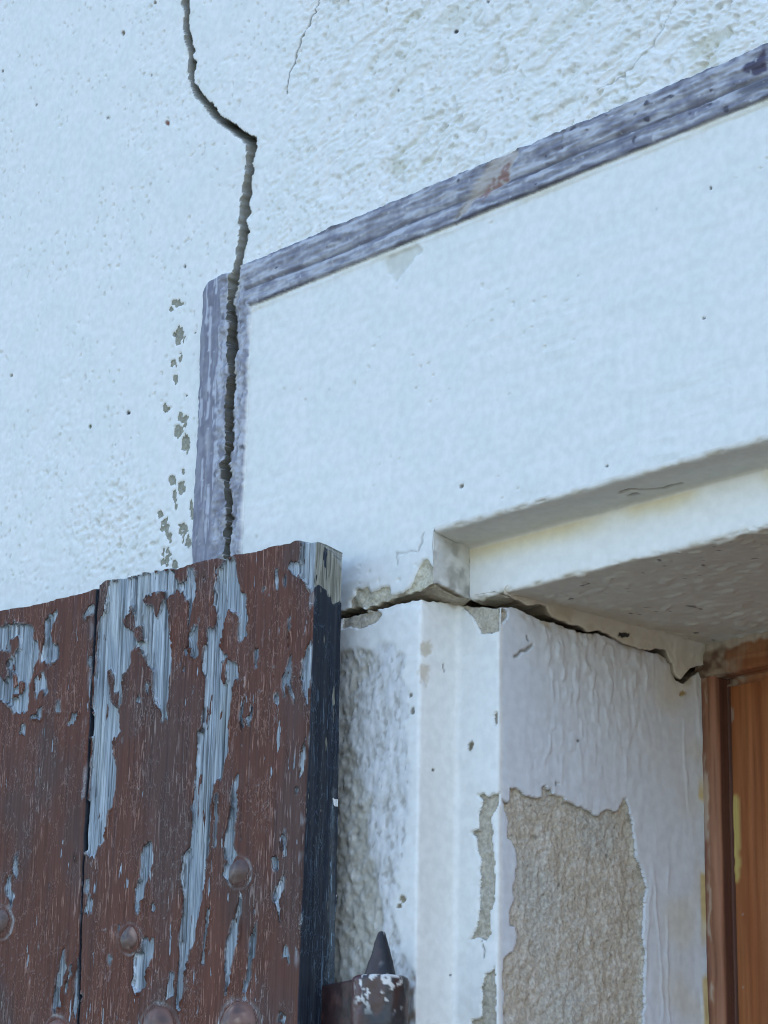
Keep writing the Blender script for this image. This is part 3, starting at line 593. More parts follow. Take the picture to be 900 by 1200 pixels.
    gcol = mix(gcol, [.33, .32, .29], ss(.30, .55, pn(R, .0035, .0035, .005, 319)+.3*mott)*.6)
    col = mix(col, gcol, dm); h -= .0006*dm + .0007*dm*mott
    mcol = mix(full(sh, [.46, .44, .375]), [.58, .565, .51], ss(-.2, .5, fbm(R, .008, 3, 320))*.7); mcol = mix(mcol, [.24, .225, .19], ss(.3, .7, pn(R, .006, seed=321))*.7)
    mk = np.clip(mm*(.55+.9*ss(-.35, .15, mott+ss(860, 960, PY)*.7-.15)), 0, 1)
    col = mix(col, mcol, mk); h -= mk*(.0008-.0012*fbm(R, .007, 3, 322)); rough = rough+.3*np.maximum(dm, mk)
    # bare plaster where the paint film has come away
    ex = 3*pn(R, .006, seed=323)+1.6*pn(R, .0025, seed=324); ey = 3*pn(R, .006, seed=325)+1.6*pn(R, .0025, seed=326)
    pa0 = polys(PX+.6*ex, PY+.6*ey, ARRIS)*(1-RV); pr0 = polys(PX+.6*ex, PY+.6*ey, REVEAL)*RV; pa = blur(pa0); prv = blur(pr0)
    pk = np.clip(pa+prv, 0, 1)
    gr = fbm(R, .0062, 3, 327, g=.6); bc = mix(full(sh, [.52, .475, .385]), [.60, .565, .485], ss(-.1, .6, pn(R, .012, seed=328)+.5*gr)); bc = mix(bc, [.40, .355, .275], ss(.1, .7, -gr)*.5)
    bc = mix(bc, [.50, .51, .465], ss(.0, .6, pn(R, .05, seed=335))*.55)
    bc = mix(bc, [.14, .12, .09], ss(.68, .8, pn(R, .0045, seed=329))*.6); bc = mix(bc, [.43, .385, .30], np.clip(pa, 0, 1)*.7)
    rim = pk*np.clip((.95-blur(pk, 2))*2.5, 0, 1)  # edge shadow of the paint film, painted dark round the bare patches
    bc = mix(bc, [.15, .13, .10], rim*ss(-.1, .3, pn(R, .012, seed=338))*.7); h -= pr0*.0034+pa0*.0028; h += pk*(.0010*gr+.0014*pn(R, .03, seed=340)+.0004*pn(R, .0025, seed=330))
    rough = np.where(pk > .5, .95, rough)
    # small marks
    for (fx, fy, r_, c_, el) in ((552, 874, 3.2, (.17, .14, .09), .6), (508, 902, 1.6, (.12, .11, .09), 1), (481, 815, 2.5, (.16, .15, .12), 1), (483, 833, 2.6, (.2, .19, .16), .7), (472, 1054, 4, (.25, .21, .14), 1), (468, 1062, 3, (.2, .17, .12), 1), (500, 760, 6, (.58, .53, .43), .7), (497, 790, 6, (.60, .55, .46), .5), (528, 1143, 1.4, (.1, .1, .1), 1), (800, 813, 3.5, (.36, .27, .12), 1), (677, 868, 1.6, (.15, .15, .14), 1)):
        near = (np.abs(PX-fx) < 16) & (np.abs(PY-fy) < 20)
        q = np.hypot(PX[near]-fx, (PY[near]-fy)*el)/r_ + .6*pn(R[near], .003, seed=331); m_ = ss(1.3, .7, q); h[near] -= .0008*m_
        col[near] = col[near]*(1-m_[:, None])+np.array(c_)*m_[:, None]
    for ln, ww in (([(606, 769), (613, 763), (624, 756)], 2.6), ([(618, 745), (620, 750)], 1.5), ([(565, 1103), (568, 1122)], 1.0), ([(520, 777), (521, 787)], 1.2)):
        m_ = ss(ww, ww*.3, dline(PX+2*pn(R, .006, seed=332), PY+2*pn(R, .006, seed=333), ln)); h -= .0014*m_; col = mix(col, [.20, .19, .16], m_*.85)
    # rust by the hinge
    ru = blur(pip(wx, wy, [(470, 1128), (486, 1140), (489, 1180), (489, 1260), (470, 1260)]), 3)*W; col = mix(col, [.30, .19, .11], ru*ss(-.2, .4, pn(R, .008, seed=334))*.8)
    # worn top edge next to the crack
    de = (zt[None, :]-Z); wn = ss(.006, .001, de+.004*pn(R, .008, seed=336))*np.broadcast_to(((y > -.001)), sh); col = mix(col, [.52, .48, .38], wn*ss(-.1, .3, pn(R, .014, seed=337))*.8); h -= .0008*wn
    V = R + N*h[..., None]
    fl = []; fc = []
    for d in (.002, .006, .015, .03):
        q = V[-1] - N[-1]*d; q[:, 2] += .001*pn(q, .006, seed=16); fl.append(q); c = np.ones((sh[1], 9)); c[:, :3] = MORTAR; c[:, 4:7] = MORTAR; fc.append(c)
    C = two(col, rough, bc, .95, pk)
    V = np.concatenate([V, np.array(fl)]); C = np.concatenate([C, np.array(fc)])
    grid_object('door_jamb', V, C, M_JAMB, wall)
build_jamb()
# masonry behind the plaster, and the rest of the wall on the far side of the doorway
box('masonry_core', -4, .020, .034, .40, 0, 2.07, M_CORE, wall)
box('masonry_core', .0202, .060, .064, .40, 0, 2.045, M_CORE, wall)
box('masonry_core', -4, 4, .045, .40, 2.135, TOPZ, M_CORE, wall)
box('masonry_core', -4, .035, .037, .40, 2.0705, 2.1345, M_CORE, wall)
box('masonry_core', .0352, 1.6, .07, .40, 2.093, 2.1345, M_CORE, wall)
box('masonry_core', -4, .07, .30, .40, 2.02, 2.16, M_CORE, wall)
box('far_jamb', 1.5, 4, .001, .40, 0, ZL+.003, M_WHITE, wall)

# ------------------------------------------------------------------ wooden door in its frame
door = thing('wooden_door', 'reddish brown varnished wooden door and frame set deep in the doorway', 'door', (.5, .28, 0))
def build_door():
    # frame: left stile as a moulded profile swept upright
    pr = profile([(XJ-.006, YF+.004), (XJ-.002, YF, .0015), (XJ+.0065, YF-.002, .002), (XJ+.0150, YF-.001, .004), (XJ+.0152, YF+.0125, .0005), (XJ+.018, YF+.0127, .0)], .0010)
    z = lat((0, 1.7, .2), (1.7, 2.0605, .0013))
    R = np.zeros((len(z), len(pr), 3)); R[..., 0] = pr[:, 0]; R[..., 1] = pr[:, 1]; R[..., 2] = z[:, None]
    N = normals(R); N *= np.sign(-N[:, 8, 1].mean()); PX, PY = proj(R)
    g = .5*fbm(R, .004, 3, 401, sz=.09); n = fbm(R, .012, 3, 402, sz=.03)
    col = mix(full(g.shape, [.28, .125, .07]), [.34, .165, .10], ss(-.3, .5, g)); col = mix(col, [.10, .042, .025], ss(.1, .6, -g)*.6)
    u = (R[..., 0]-XJ)
    col = mix(col, [.10, .042, .028], ss(YF+.001, YF+.004, R[..., 1])); pale = ss(.0085, .0065, u+.004*n)*ss(.001, .004, u+.003*n); col = mix(col, [.52, .42, .33], pale*ss(-.05, .3, n+.1*np.sin(R[..., 2]*90))*.8)  # recess side of the stile painted darker as shade, then pale worn edge
    col = mix(col, [.17, .075, .055], ss(.005, .0, u+.003*n)*.8)
    h = .0003*n+.0001*g - .0006*pale
    C = np.concatenate([col, np.full(g.shape+(1,), .55)], -1)
    st = grid_object('frame_stile', R+N*h[..., None], C, M_DOOR, door)
    # head
    pr = profile([(YF+.008, ZF+.012), (YF-.001, ZF+.0055, .002), (YF-.003, 2.0600, .004), (YF+.0125, 2.0602, .001), (YF+.0127, 2.054, 0)], .0010)
    x = lat((XJ-.003, .35, .0015), (.35, 1.5, .05))
    R = np.zeros((len(pr), len(x), 3)); R[..., 0] = x; R[..., 1] = pr[:, :1]; R[..., 2] = pr[:, 1:]
    N = normals(R); N *= np.sign(-N[6, :, 1].mean())
    g = fbm(R, .06, 3, 411, sz=.004, sy=.004); n = fbm(R, .014, 3, 412)
    col = mix(full(g.shape, [.27, .10, .04]), [.33, .15, .07], ss(-.3, .5, g))
    we = ss(.045, .02, R[..., 0]-XJ+.012*n); col = mix(col, mix(full(g.shape, [.34, .27, .20]), [.13, .085, .06], ss(-.1, .4, n)), we*.9)
    top = ss(ZF-.004, ZF, R[..., 2]+.004*n); col = mix(col, [.58, .52, .42], top*.8)
    h = .0007*n + .0015*we*pn(R, .006, seed=413)
    grid_object('frame_head', R+N*h[..., None], np.concatenate([col, np.full(g.shape+(1,), .55)], -1), M_DOOR, door)
    # leaf
    x = lat((XJ+.0153, .32, .0014), (.32, 1.5, .05)); z = lat((0, 1.7, .2), (1.7, 2.0585, .0014))
    R = np.zeros((len(z), len(x), 3)); R[..., 0] = x; R[..., 1] = YF+.0132; R[..., 2] = z[:, None]; PX, PY = proj(R)
    g = fbm(R, .006, 4, 421, sz=.14); b = pn(R, .03, .03, .4, 422)
    col = mix(full(g.shape, [.29, .095, .032]), [.35, .13, .048], ss(-.4, .5, g)); col = mix(col, [.13, .045, .022], ss(.0, .6, -g+.4*b)*.22)
    chip = [(858, 936), (860, 932), (863, 931), (866, 938), (866.5, 960), (867, 990), (867, 1015), (866, 1030), (863, 1037), (861, 1034), (860, 1010), (859, 980), (857.5, 955)]
    ym = blur(pip(PX+.8*pn(R, .006, seed=423), PY, chip)); col = mix(col, [.52, .40, .13], ym)
    sp = [(858, 785, 1.6, 4), (857, 838, 3, 9), (870, 1072, 1, 1), (871, 1157, 1, 1), (867, 801, 1, 2)]
    for fx, fy, rx, ry in sp: col = mix(col, [.42, .36, .32], ss(1.4, .6, ((PX-fx)/rx)**2+((PY-fy)/ry)**2)*.6)
    gro = np.exp(-((R[..., 0]-XJ-.0375)/.0012)**2)*0
    V = R.copy(); V[..., 1] -= .0004*g + .0005*ym
    grid_object('door_leaf', V, np.concatenate([col, (np.full(g.shape, .42)+.2*ym)[..., None]], -1), M_DOOR, door)
    box('door_back', XJ-.02, 1.52, YF+.020, YF+.045, 0, ZF+.02, M_CORE, door)
build_door()

# ------------------------------------------------------------------ shutter
A = math.radians(5.5)                       # stands a little off the wall
UD = np.array([math.cos(A), math.sin(A), 0]); ND = np.array([math.sin(A), -math.cos(A), 0]); O = np.array([-.0205, -.047, 0.0]); TH = .029
shutter = thing('wooden_shutter', 'plank shutter of brown paint peeling to grey blue wood, folded open against the wall', 'shutter', (-.3, -.06, .12))
def sp(px, py): return on_plane(px, py, O, ND)
def su(px, py): return (sp(px, py)-O) @ UD
BARE = []; KEEP = []
def C1(f): BARE.append(crop(90, 640, 5.456, f))
def C2(f): BARE.append(crop(220, 620, 5, f))
def C3(f): BARE.append(crop(90, 860, 3.53, f))
def C4(f): BARE.append(crop(220, 860, 3.53, f))
def C5(f): BARE.append(crop(0, 660, 6, f))
def C6(f): BARE.append(crop(0, 860, 3.53, f))
C1([185, 240, 300, 200, 410, 180, 550, 150, 620, 140, 630, 200, 660, 240, 700, 225, 735, 150, 755, 160, 762, 260, 730, 330, 712, 345, 700, 330, 680, 290, 640, 278, 600, 310, 562, 350, 590, 420, 590, 540, 612, 600, 600, 700, 600, 800, 590, 900, 582, 1000, 588, 1110, 540, 1108, 525, 1040, 500, 990, 490, 900, 495, 800, 450, 770, 422, 690, 400, 640, 340, 660, 330, 750, 300, 830, 290, 930, 295, 1010, 265, 1040, 270, 1130, 275, 1210, 80, 1210, 110, 1000, 125, 720, 140, 470, 165, 440, 185, 420])
C3([68, -10, 55, 150, 45, 350, 34, 500, 75, 515, 88, 460, 110, 450, 130, 340, 155, 250, 162, 160, 150, 50, 165, -10])
KEEP += [crop(90, 640, 5.456, f) for f in ([300, 480, 330, 420, 362, 398, 366, 530, 330, 540, 305, 510], [365, 530, 420, 500, 427, 590, 390, 602, 365, 570], [430, 330, 520, 290, 570, 300, 560, 360, 500, 450, 490, 380, 430, 370], [200, 925, 205, 790, 230, 800, 242, 860, 235, 925, 270, 935, 268, 1030, 235, 1015, 212, 965], [145, 290, 165, 245, 195, 235, 185, 330, 180, 430, 140, 465])]
C1([770, 500, 760, 600, 775, 690, 760, 715, 735, 640, 720, 620, 710, 570]); C1([672, 650, 712, 635, 710, 690, 690, 700]); C1([455, 865, 470, 880, 465, 940, 445, 950, 435, 900]); C1([380, 945, 398, 940, 395, 1010, 372, 990]); C1([675, 750, 692, 760, 690, 805, 672, 800])
C2([205, 190, 262, 165, 285, 165, 285, 290, 300, 350, 342, 388, 345, 500, 333, 570, 348, 625, 300, 662, 288, 640, 285, 590, 290, 500, 262, 490, 230, 480, 215, 540, 200, 600, 188, 700, 215, 728, 245, 770, 292, 800, 290, 860, 265, 920, 245, 1000, 247, 1100, 240, 1210, 78, 1210, 85, 1050, 95, 900, 78, 830, 90, 740, 110, 600, 150, 580, 165, 500, 148, 430, 150, 380, 180, 260])
KEEP.append(crop(220, 620, 5, [193, 770, 215, 760, 228, 775, 228, 885, 205, 915, 192, 890]))
C2([0, 230, 40, 230, 45, 380, 20, 460, 10, 560, 0, 580]); C2([15, 640, 40, 560, 55, 580, 50, 680, 62, 750, 30, 752, 8, 690])
C2([720, 640, 745, 680, 752, 780, 735, 850, 715, 900, 702, 1060, 685, 1000, 665, 890, 670, 800, 690, 700]); C2([665, 55, 760, 55, 748, 330, 735, 378, 700, 340, 660, 270, 640, 282, 590, 240, 578, 212, 620, 180, 650, 205, 668, 160])
C2([510, 235, 532, 235, 525, 340, 515, 350, 503, 290]); C2([570, 260, 582, 320, 565, 348, 556, 310]); C2([390, 690, 407, 690, 402, 812, 386, 812]); C2([590, 760, 610, 720, 612, 870, 618, 1040, 600, 960, 585, 890, 578, 980, 560, 1000, 548, 900, 565, 870]); C2([500, 970, 530, 960, 536, 1010, 520, 1042, 503, 1010]); C2([330, 980, 320, 1090, 332, 1160, 310, 1182, 298, 1080]); C2([372, 1028, 378, 1110, 355, 1152, 343, 1120]); C2([430, 340, 462, 345, 438, 368]); C2([590, 470, 600, 470, 600, 560, 590, 700, 582, 700, 588, 560])
C3([505, -10, 575, -10, 560, 60, 555, 200, 545, 300, 550, 400, 540, 550, 520, 650, 500, 760, 488, 830, 470, 900, 440, 1020, 432, 1155, 405, 1130, 412, 1050, 425, 850, 440, 650, 430, 580, 445, 500, 470, 450, 485, 380, 473, 300, 490, 200])
C4([40, -10, 172, -10, 165, 70, 132, 190, 105, 192, 95, 330, 90, 430, 70, 560, 50, 700, 30, 790, 0, 900, 0, 500, 20, 380]); C4([205, 170, 207, 300, 187, 440, 203, 500, 178, 560, 170, 622, 143, 580, 165, 540, 153, 450, 180, 300, 190, 200]); C4([115, 250, 125, 250, 120, 450, 108, 470, 108, 340])
C4([215, 650, 222, 700, 215, 820, 190, 900, 175, 1000, 165, 1092, 153, 1080, 150, 950, 160, 850, 185, 770, 207, 700]); C4([290, 740, 277, 900, 265, 1000, 235, 1072, 223, 1060, 245, 960, 255, 860, 280, 790]); C4([405, 392, 408, 500, 390, 512, 383, 420]); C4([345, 510, 360, 498, 377, 530, 370, 578, 350, 550]); C4([397, 580, 395, 640, 385, 690, 392, 792, 375, 770, 370, 710, 353, 680, 365, 630]); C4([400, 868, 417, 900, 417, 948, 400, 920, 383, 915]); C4([492, -5, 482, 130, 458, 192, 470, 80]); C4([75, 740, 92, 710, 80, 830, 65, 930, 60, 920]); C4([440, 230, 460, 220, 455, 250, 440, 255]); C4([365, 1190, 380, 1150, 410, 1160, 400, 1200])
C3([295, 435, 320, 500, 300, 580, 280, 640, 255, 742, 238, 742, 240, 650, 265, 590, 270, 490]); C3([275, 845, 317, 850, 310, 920, 292, 980, 280, 1040, 245, 1078, 218, 1035, 235, 1010, 228, 920, 265, 900]); C3([385, 980, 402, 990, 395, 1080, 368, 1102]); C3([535, 720, 552, 720, 530, 880, 520, 960, 513, 950]); C3([50, 650, 67, 690, 60, 742, 28, 742, 40, 690]); C3([35, 600, 50, 590, 48, 650, 32, 660]); C3([310, 700, 325, 720, 320, 748, 308, 740]); C3([130, 900, 148, 930, 140, 960, 128, 940])
C5([-200, 440, 0, 440, 90, 418, 200, 430, 242, 470, 230, 530, 260, 540, 272, 620, 260, 690, 235, 760, 190, 860, 195, 940, 190, 1032, 140, 1062, 100, 1060, 60, 1000, 10, 970, -200, 960])
KEEP += [crop(0, 660, 6, f) for f in ([68, 540, 120, 508, 137, 590, 90, 652, 63, 620], [-20, 610, 40, 608, 82, 660, 40, 720, 60, 800, 30, 822, -20, 780], [78, 760, 110, 768, 122, 880, 90, 887], [140, 830, 165, 820, 172, 880, 140, 920, 80, 972, 73, 950, 120, 920])]
C5([320, 400, 392, 328, 402, 370, 370, 430, 355, 520, 362, 560, 402, 580, 412, 640, 390, 692, 340, 712, 278, 700, 290, 580, 318, 560]); C5([250, 800, 280, 758, 322, 790, 332, 900, 310, 952, 290, 880, 250, 952, 238, 900]); C5([188, 1092, 250, 1060, 280, 985, 303, 1040, 290, 1102]); C5([490, 1080, 552, 1028, 545, 1080, 505, 1132, 468, 1110]); C5([410, 955, 428, 1000, 415, 1062, 398, 1050]); C5([580, 370, 650, 278, 672, 300, 665, 350, 630, 370, 600, 402]); C5([620, 680, 652, 628, 647, 732, 623, 742]); C5([130, 1200, 160, 1130, 175, 1130, 170, 1210])
C6([75, 468, 83, 550, 65, 612, 58, 560]); C6([28, 590, 45, 598, 45, 650, 62, 660, 45, 722, 33, 690, 23, 640]); C6([265, 888, 273, 960, 248, 1060, 253, 1110, 225, 1162, 213, 1130, 235, 1020, 245, 930]); C6([325, 925, 335, 925, 325, 1060, 343, 1085, 320, 1150, 305, 1200, 300, 1130]); C6([293, 950, 300, 960, 270, 1080, 265, 1060])
EDGEBARE = [crop(320, 620, 5.625, [240, 60, 330, 80, 470, 110, 480, 485, 440, 482, 400, 478, 370, 440, 340, 400, 320, 372, 290, 360, 270, 375, 240, 380])]
EDGEGREY = [crop(220, 860, 3.53, [600, 215, 612, 225, 605, 300, 605, 420, 602, 540, 607, 700, 625, 810, 632, 880, 638, 980, 632, 1025, 600, 1038, 565, 1015, 572, 980, 585, 900, 580, 760, 590, 600, 592, 350])]
EDGEWHITE = [crop(220, 860, 3.53, f) for f in ([628, 415, 646, 415, 646, 470, 630, 480], [625, 640, 634, 640, 632, 680, 622, 678], [600, 262, 630, 275, 628, 300, 605, 300])]
RIVETS = [(280, 1022, 13.0, 17), (152, 1100, 12.3, 16), (0, 1080, 13.5, 18), (281, 1203, 22, 29), (187, 1205, 20, 26), (66, 1212, 14, 19)]

def plank(name, uleft, uright, top, fine, is_edge):
    """front face from uleft(z) to uright(z) then round the right-hand edge to the back; top: z as function of u"""
    z0, zfine = .12, 1.76
    nfront = max(8, int(.26/.00092)) if fine else 12
    if fine == 2: nfront = int(.16/.00095)+6
    r = .0022
    ts = np.linspace(0, 1, nfront)
    if fine == 2: ts = np.r_[np.linspace(0, .35, 6)[:-1], np.linspace(.35, 1, nfront-5)]
    ne = int(TH/.0011) if is_edge else 8
    arc = np.linspace(0, 1, 5)[1:]
    cols_u = []; cols_d = []
    rows = np.r_[np.linspace(0, .99, 5), 1+np.linspace(0, 1, 400)] if fine else np.r_[np.linspace(0, .99, 3), 1+np.linspace(0, 1, 12)]
    nr = len(rows)
    # column description: f in [0,1] across the front, then arc, then depth
    U = np.zeros((nr, nfront+4+ne)); Dp = np.zeros_like(U); Zg = np.zeros_like(U)
    for it in range(2):
        zz = Zg if it else np.interp(rows, [0, 1, 2], [z0, zfine, 2.13])[:, None]*np.ones(U.shape[1])
        ul = uleft(zz[:, 0]); ur = uright(zz[:, -1])
        U[:, :nfront] = ul[:, None]+ts[None, :]*(ur-r-ul)[:, None]
        for k, a in enumerate(arc):
            U[:, nfront+k] = ur-r+r*math.sin(a*math.pi/2); Dp[:, nfront+k] = r-r*math.cos(a*math.pi/2)
        U[:, nfront+4:] = ur[:, None]; Dp[:, nfront+4:] = r+(np.interp(zz[:, -1:], [1.76, 2.05], [.0385, TH] if is_edge else [TH, TH])-r)*np.linspace(0, 1, ne+1)[None, 1:]
        tz = top(U, Dp)
        a = np.clip(rows, 0, 1)[:, None]; b = np.clip(rows-1, 0, 1)[:, None]
        Zg[:] = z0+(zfine-z0)*a+(tz-zfine)*b
    R = O + U[..., None]*UD - Dp[..., None]*ND; R[..., 2] = Zg
    nrm = np.zeros_like(R); nrm[:, :nfront] = ND
    for k, a in enumerate(arc): nrm[:, nfront+k] = math.sin(a*math.pi/2)*UD+math.cos(a*math.pi/2)*ND
    nrm[:, nfront+4:] = UD
    PX, PY = proj(R); sh = Zg.shape
    fr = np.ones(sh); fr[:, nfront+2:] = 0
    G = np.stack([U, Dp, Zg], -1)
    wx = PX+1.5*pn(G, .004, .004, .012, 501)+.9*pn(G, .0018, .002, .006, 502); wy = PY+5*pn(G, .003, .003, .02, 503)+3*pn(G, .0016, .002, .008, 504)
    bare = polys(wx, wy, BARE) & ~polys(wx, wy, KEEP)
    # fine flaking along the grain
    lowf = pn(G, .05, .05, .09, 505)
    sliv = pn(G, .0034, .003, .026, 506)+.55*pn(G, .0016, .002, .011, 507)+.35*lowf
    bare |= (sliv > .98)
    # small cross cracks / lifted chips with a pale edge
    chipn = np.abs(pn(G, .0055, .005, .013, 508)+.4*pn(G, .0025, .003, .006, 509)); chipm = ss(.05, .0, chipn)*ss(.12, .4, pn(G, .03, .03, .05, 510)+.12)
    streak = ss(.52, .75, pn(G, .0019, .002, .02, 511)+.25*pn(G, .03, .03, .06, 512))
    b = blur(bare)*fr; bb = blur(bare, 3)*fr; pe = np.clip((bb-.12)*4, 0, 1)*(1-b)          # rim of the paint film
    edgeb = np.zeros(sh)
    if is_edge:
        ed = 1-fr; eb = blur(polys(PX+2*pn(G, .004, seed=530), PY+3*pn(G, .006, seed=531), EDGEBARE))*ed
        eg = blur(polys(PX+1.2*pn(G, .004, seed=532), PY+2*pn(G, .006, seed=533), EDGEGREY))*ed; ew = blur(polys(PX, PY, EDGEWHITE))*ed
        ew = np.maximum(ew, ed*ss(.0, .0006, Dp-np.interp(Zg, [1.76, 2.05], [.0385, TH])+.0012*pn(G, .006, seed=534))*ss(.30, .55, pn(G, .01, .01, .02, 535)+.15))
    else: eb = eg = ew = np.zeros(sh); ed = 1-fr
    grain = pn(G, .0023, .0023, .16, 513)+.6*pn(G, .0011, .0012, .07, 514)+.4*pn(G, .006, .006, .3, 515)
    fib = pn(G, .0009, .001, .02, 516)
    blotch = fbm(G, .05, 3, 517, sz=.09)
    brown = mix(full(sh, [.112, .047, .033]), [.092, .052, .043], ss(-.35, .45, blotch)); brown = mix(brown, [.125, .050, .034], ss(.1, .6, pn(G, .06, .06, .12, 518))*.8)
    brown = mix(brown, [.065, .042, .040], ss(.1, .7, grain)*.45)
    brown = mix(brown, [.34, .32, .31], chipm*.25)
    wood = mix(full(sh, [.27, .315, .35]), [.42, .47, .505], ss(-.2, .6, pn(G, .004, .004, .05, 519)+.4*blotch)); wood = mix(wood, [.085, .095, .11], ss(.30, .60, grain)*.8)
    wood = mix(wood, [.40, .43, .41], ss(.1, .5, pn(G, .02, .02, .05, 520))*.35)
    col = brown; col = mix(col, [.34, .34, .34], pe*ss(.0, .4, pn(G, .006, .006, .014, 521)+.05)*.75); col = mix(col, [.03, .025, .025], pe*ss(.1, .5, pn(G, .008, .008, .02, 522))*.7)
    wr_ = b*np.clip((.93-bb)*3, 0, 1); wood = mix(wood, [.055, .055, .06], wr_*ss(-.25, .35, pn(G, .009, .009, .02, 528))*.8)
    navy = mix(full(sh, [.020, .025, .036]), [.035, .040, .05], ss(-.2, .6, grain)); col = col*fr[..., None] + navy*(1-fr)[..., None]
    oldw = mix(full(sh, [.25, .25, .21]), [.19, .19, .16], ss(-.2, .5, grain)); oldw = mix(oldw, [.40, .41, .36], ss(.1, .6, fib)*.5)
    col = mix(col, [.085, .10, .115], eg*.9); wood = np.where((ew > .1)[..., None], np.array([.60, .62, .63]), np.where((fr < .5)[..., None], oldw, wood)); b = np.maximum(b, np.maximum(eb, ew))
    # arris loses its paint here and there
    ar = np.zeros(sh); ar[:, nfront-3:nfront+3] = 1; col = mix(col, [.40, .42, .44], ar*ss(.15, .5, pn(G, .01, .01, .02, 523))*.35)
    h = .0004*blotch + (-.0021*b + .0030*pe*(.25+ss(-.1, .4, pn(G, .01, .01, .02, 524))) + b*(-.0014*ss(.05, .7, grain)-.0005*fib) + (1-b)*(-.00025*ss(.1, .8, grain) + .0005*chipm + .0004*streak))*fr
    h += -eb*(.0008+.001*ss(0, .7, grain)) - eg*.0006 + eg*.0006*pn(G, .005, seed=525)
    for fx, fy, rx, ry in RIVETS:
        near = (np.abs(PX-fx) < 60) & (np.abs(PY-fy) < 60) & (fr > .5)
        if not near.any(): continue
        q = np.hypot((PX[near]-fx)/rx, (PY[near]-fy)/ry)+.08*pn(G[near], .006, seed=526)
        ring = np.exp(-((q-1.16)/.09)**2); h[near] += .0010*ss(1.5, 1.15, q) - .0012*ring
        m_ = ring*(.12+(.5 if rx < 15 else .25)*ss(-.3, .3, pn(G[near], .012, seed=527))); col[near] = col[near]*(1-m_[:, None])+np.array([.36, .36, .35])*m_[:, None]
    V = R + nrm*h[..., None]
    # top and back
    tp = [V[-1].copy() for _ in range(3)]
    for k, d in enumerate((.003, .012, TH)):
        dd = np.maximum(d-Dp[-1], 0); tp[k] = V[-1] - ND*dd[:, None]; tp[k][:, 2] += (.001, .001, -.001)[k]
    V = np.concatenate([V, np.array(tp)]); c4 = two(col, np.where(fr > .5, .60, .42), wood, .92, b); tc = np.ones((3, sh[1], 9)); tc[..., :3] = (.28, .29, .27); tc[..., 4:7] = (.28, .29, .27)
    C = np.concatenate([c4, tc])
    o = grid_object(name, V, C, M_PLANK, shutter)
    return o
def line_u(pts):
    q = np.array([sp(a, b) for a, b in pts]); zz = q[:, 2]; uu = (q-O) @ UD; k = np.argsort(zz); zz, uu = zz[k], uu[k]
    return lambda z: np.interp(z, zz, uu) + .0006*pn(np.stack([z*0, z*0, z], -1), .012, seed=540)+.0003*pn(np.stack([z*0, z*0, z], -1), .004, seed=541)
gapL = line_u([(111.5, 690), (108, 760), (103, 860), (99, 950), (94, 1060), (90, 1190)])
gapR = line_u([(116.5, 688), (114, 730), (110, 800), (106.5, 870), (103, 950), (97, 1060), (93.5, 1190)])
edgeR = lambda z: np.full(np.shape(z), 0.0) + np.interp(z, [1.76, 1.80, 2.02, 2.13], [-.004, -.004, 0, .001]) + .0005*pn(np.stack([z*0, z*0, z], -1), .02, seed=542)
TOP2 = [(112, 688), (119, 684), (124, 681), (150, 677), (168, 672), (200, 666), (205, 668), (228, 660), (255, 654), (262, 656), (275, 650), (300, 647), (318, 640), (340, 637), (346, 633), (352, 635), (366, 636)]
_q = np.array([sp(a, b) for a, b in TOP2]); T2U, T2Z = (_q-O) @ UD, _q[:, 2]
def top2(U, Dp):
    z = np.interp(U, T2U, T2Z) + .0006*pn(np.stack([U, Dp, U*0], -1), .004, seed=543)
    return z - .010*np.clip(Dp/TH, 0, 1)**3.0 - .003*np.clip(Dp/TH, 0, 1) + .0005*pn(np.stack([U, Dp*3, U*0], -1), .006, seed=544)
TOP1 = [(-40, 724), (0, 716), (15, 713), (30, 711.5), (62, 704), (64, 702.5), (95, 696), (112, 690)]
_q = np.array([sp(a, b) for a, b in TOP1]); T1U, T1Z = (_q-O) @ UD, _q[:, 2]
def top1(U, Dp): return np.interp(U, T1U, T1Z) + .0005*pn(np.stack([U, Dp, U*0], -1), .004, seed=545)
plank('plank', gapR, edgeR, top2, 1, True)
PW = .235
plank('plank', lambda z: gapL(z)-PW, gapL, top1, 2, False)
plank('plank', lambda z: gapL(z)-2*PW-.005, lambda z: gapL(z)-PW-.005, lambda U, Dp: top1(U*0-.39, Dp)+.002, 2, False)
# tongue behind the gap and two ledges on the back
def slab(name, u0, u1, d0, d1, z0, z1, col, parent, mat=M_WOOD):
    P = np.array([O+UD*u-ND*d+np.array([0, 0, z]) for z in (z0, z1) for d in (d0, d1) for u in (u0, u1)])
    Q = np.array([(0, 2, 3, 1), (4, 5, 7, 6), (0, 1, 5, 4), (2, 6, 7, 3), (0, 4, 6, 2), (1, 3, 7, 5)])
    return raw_mesh(name, P, Q, np.tile(np.r_[col, .6], (8, 1)), mat, parent, False)
slab('tongue', -.275, -.235, .012, .020, .13, 2.10, [.02, .022, .028], shutter)

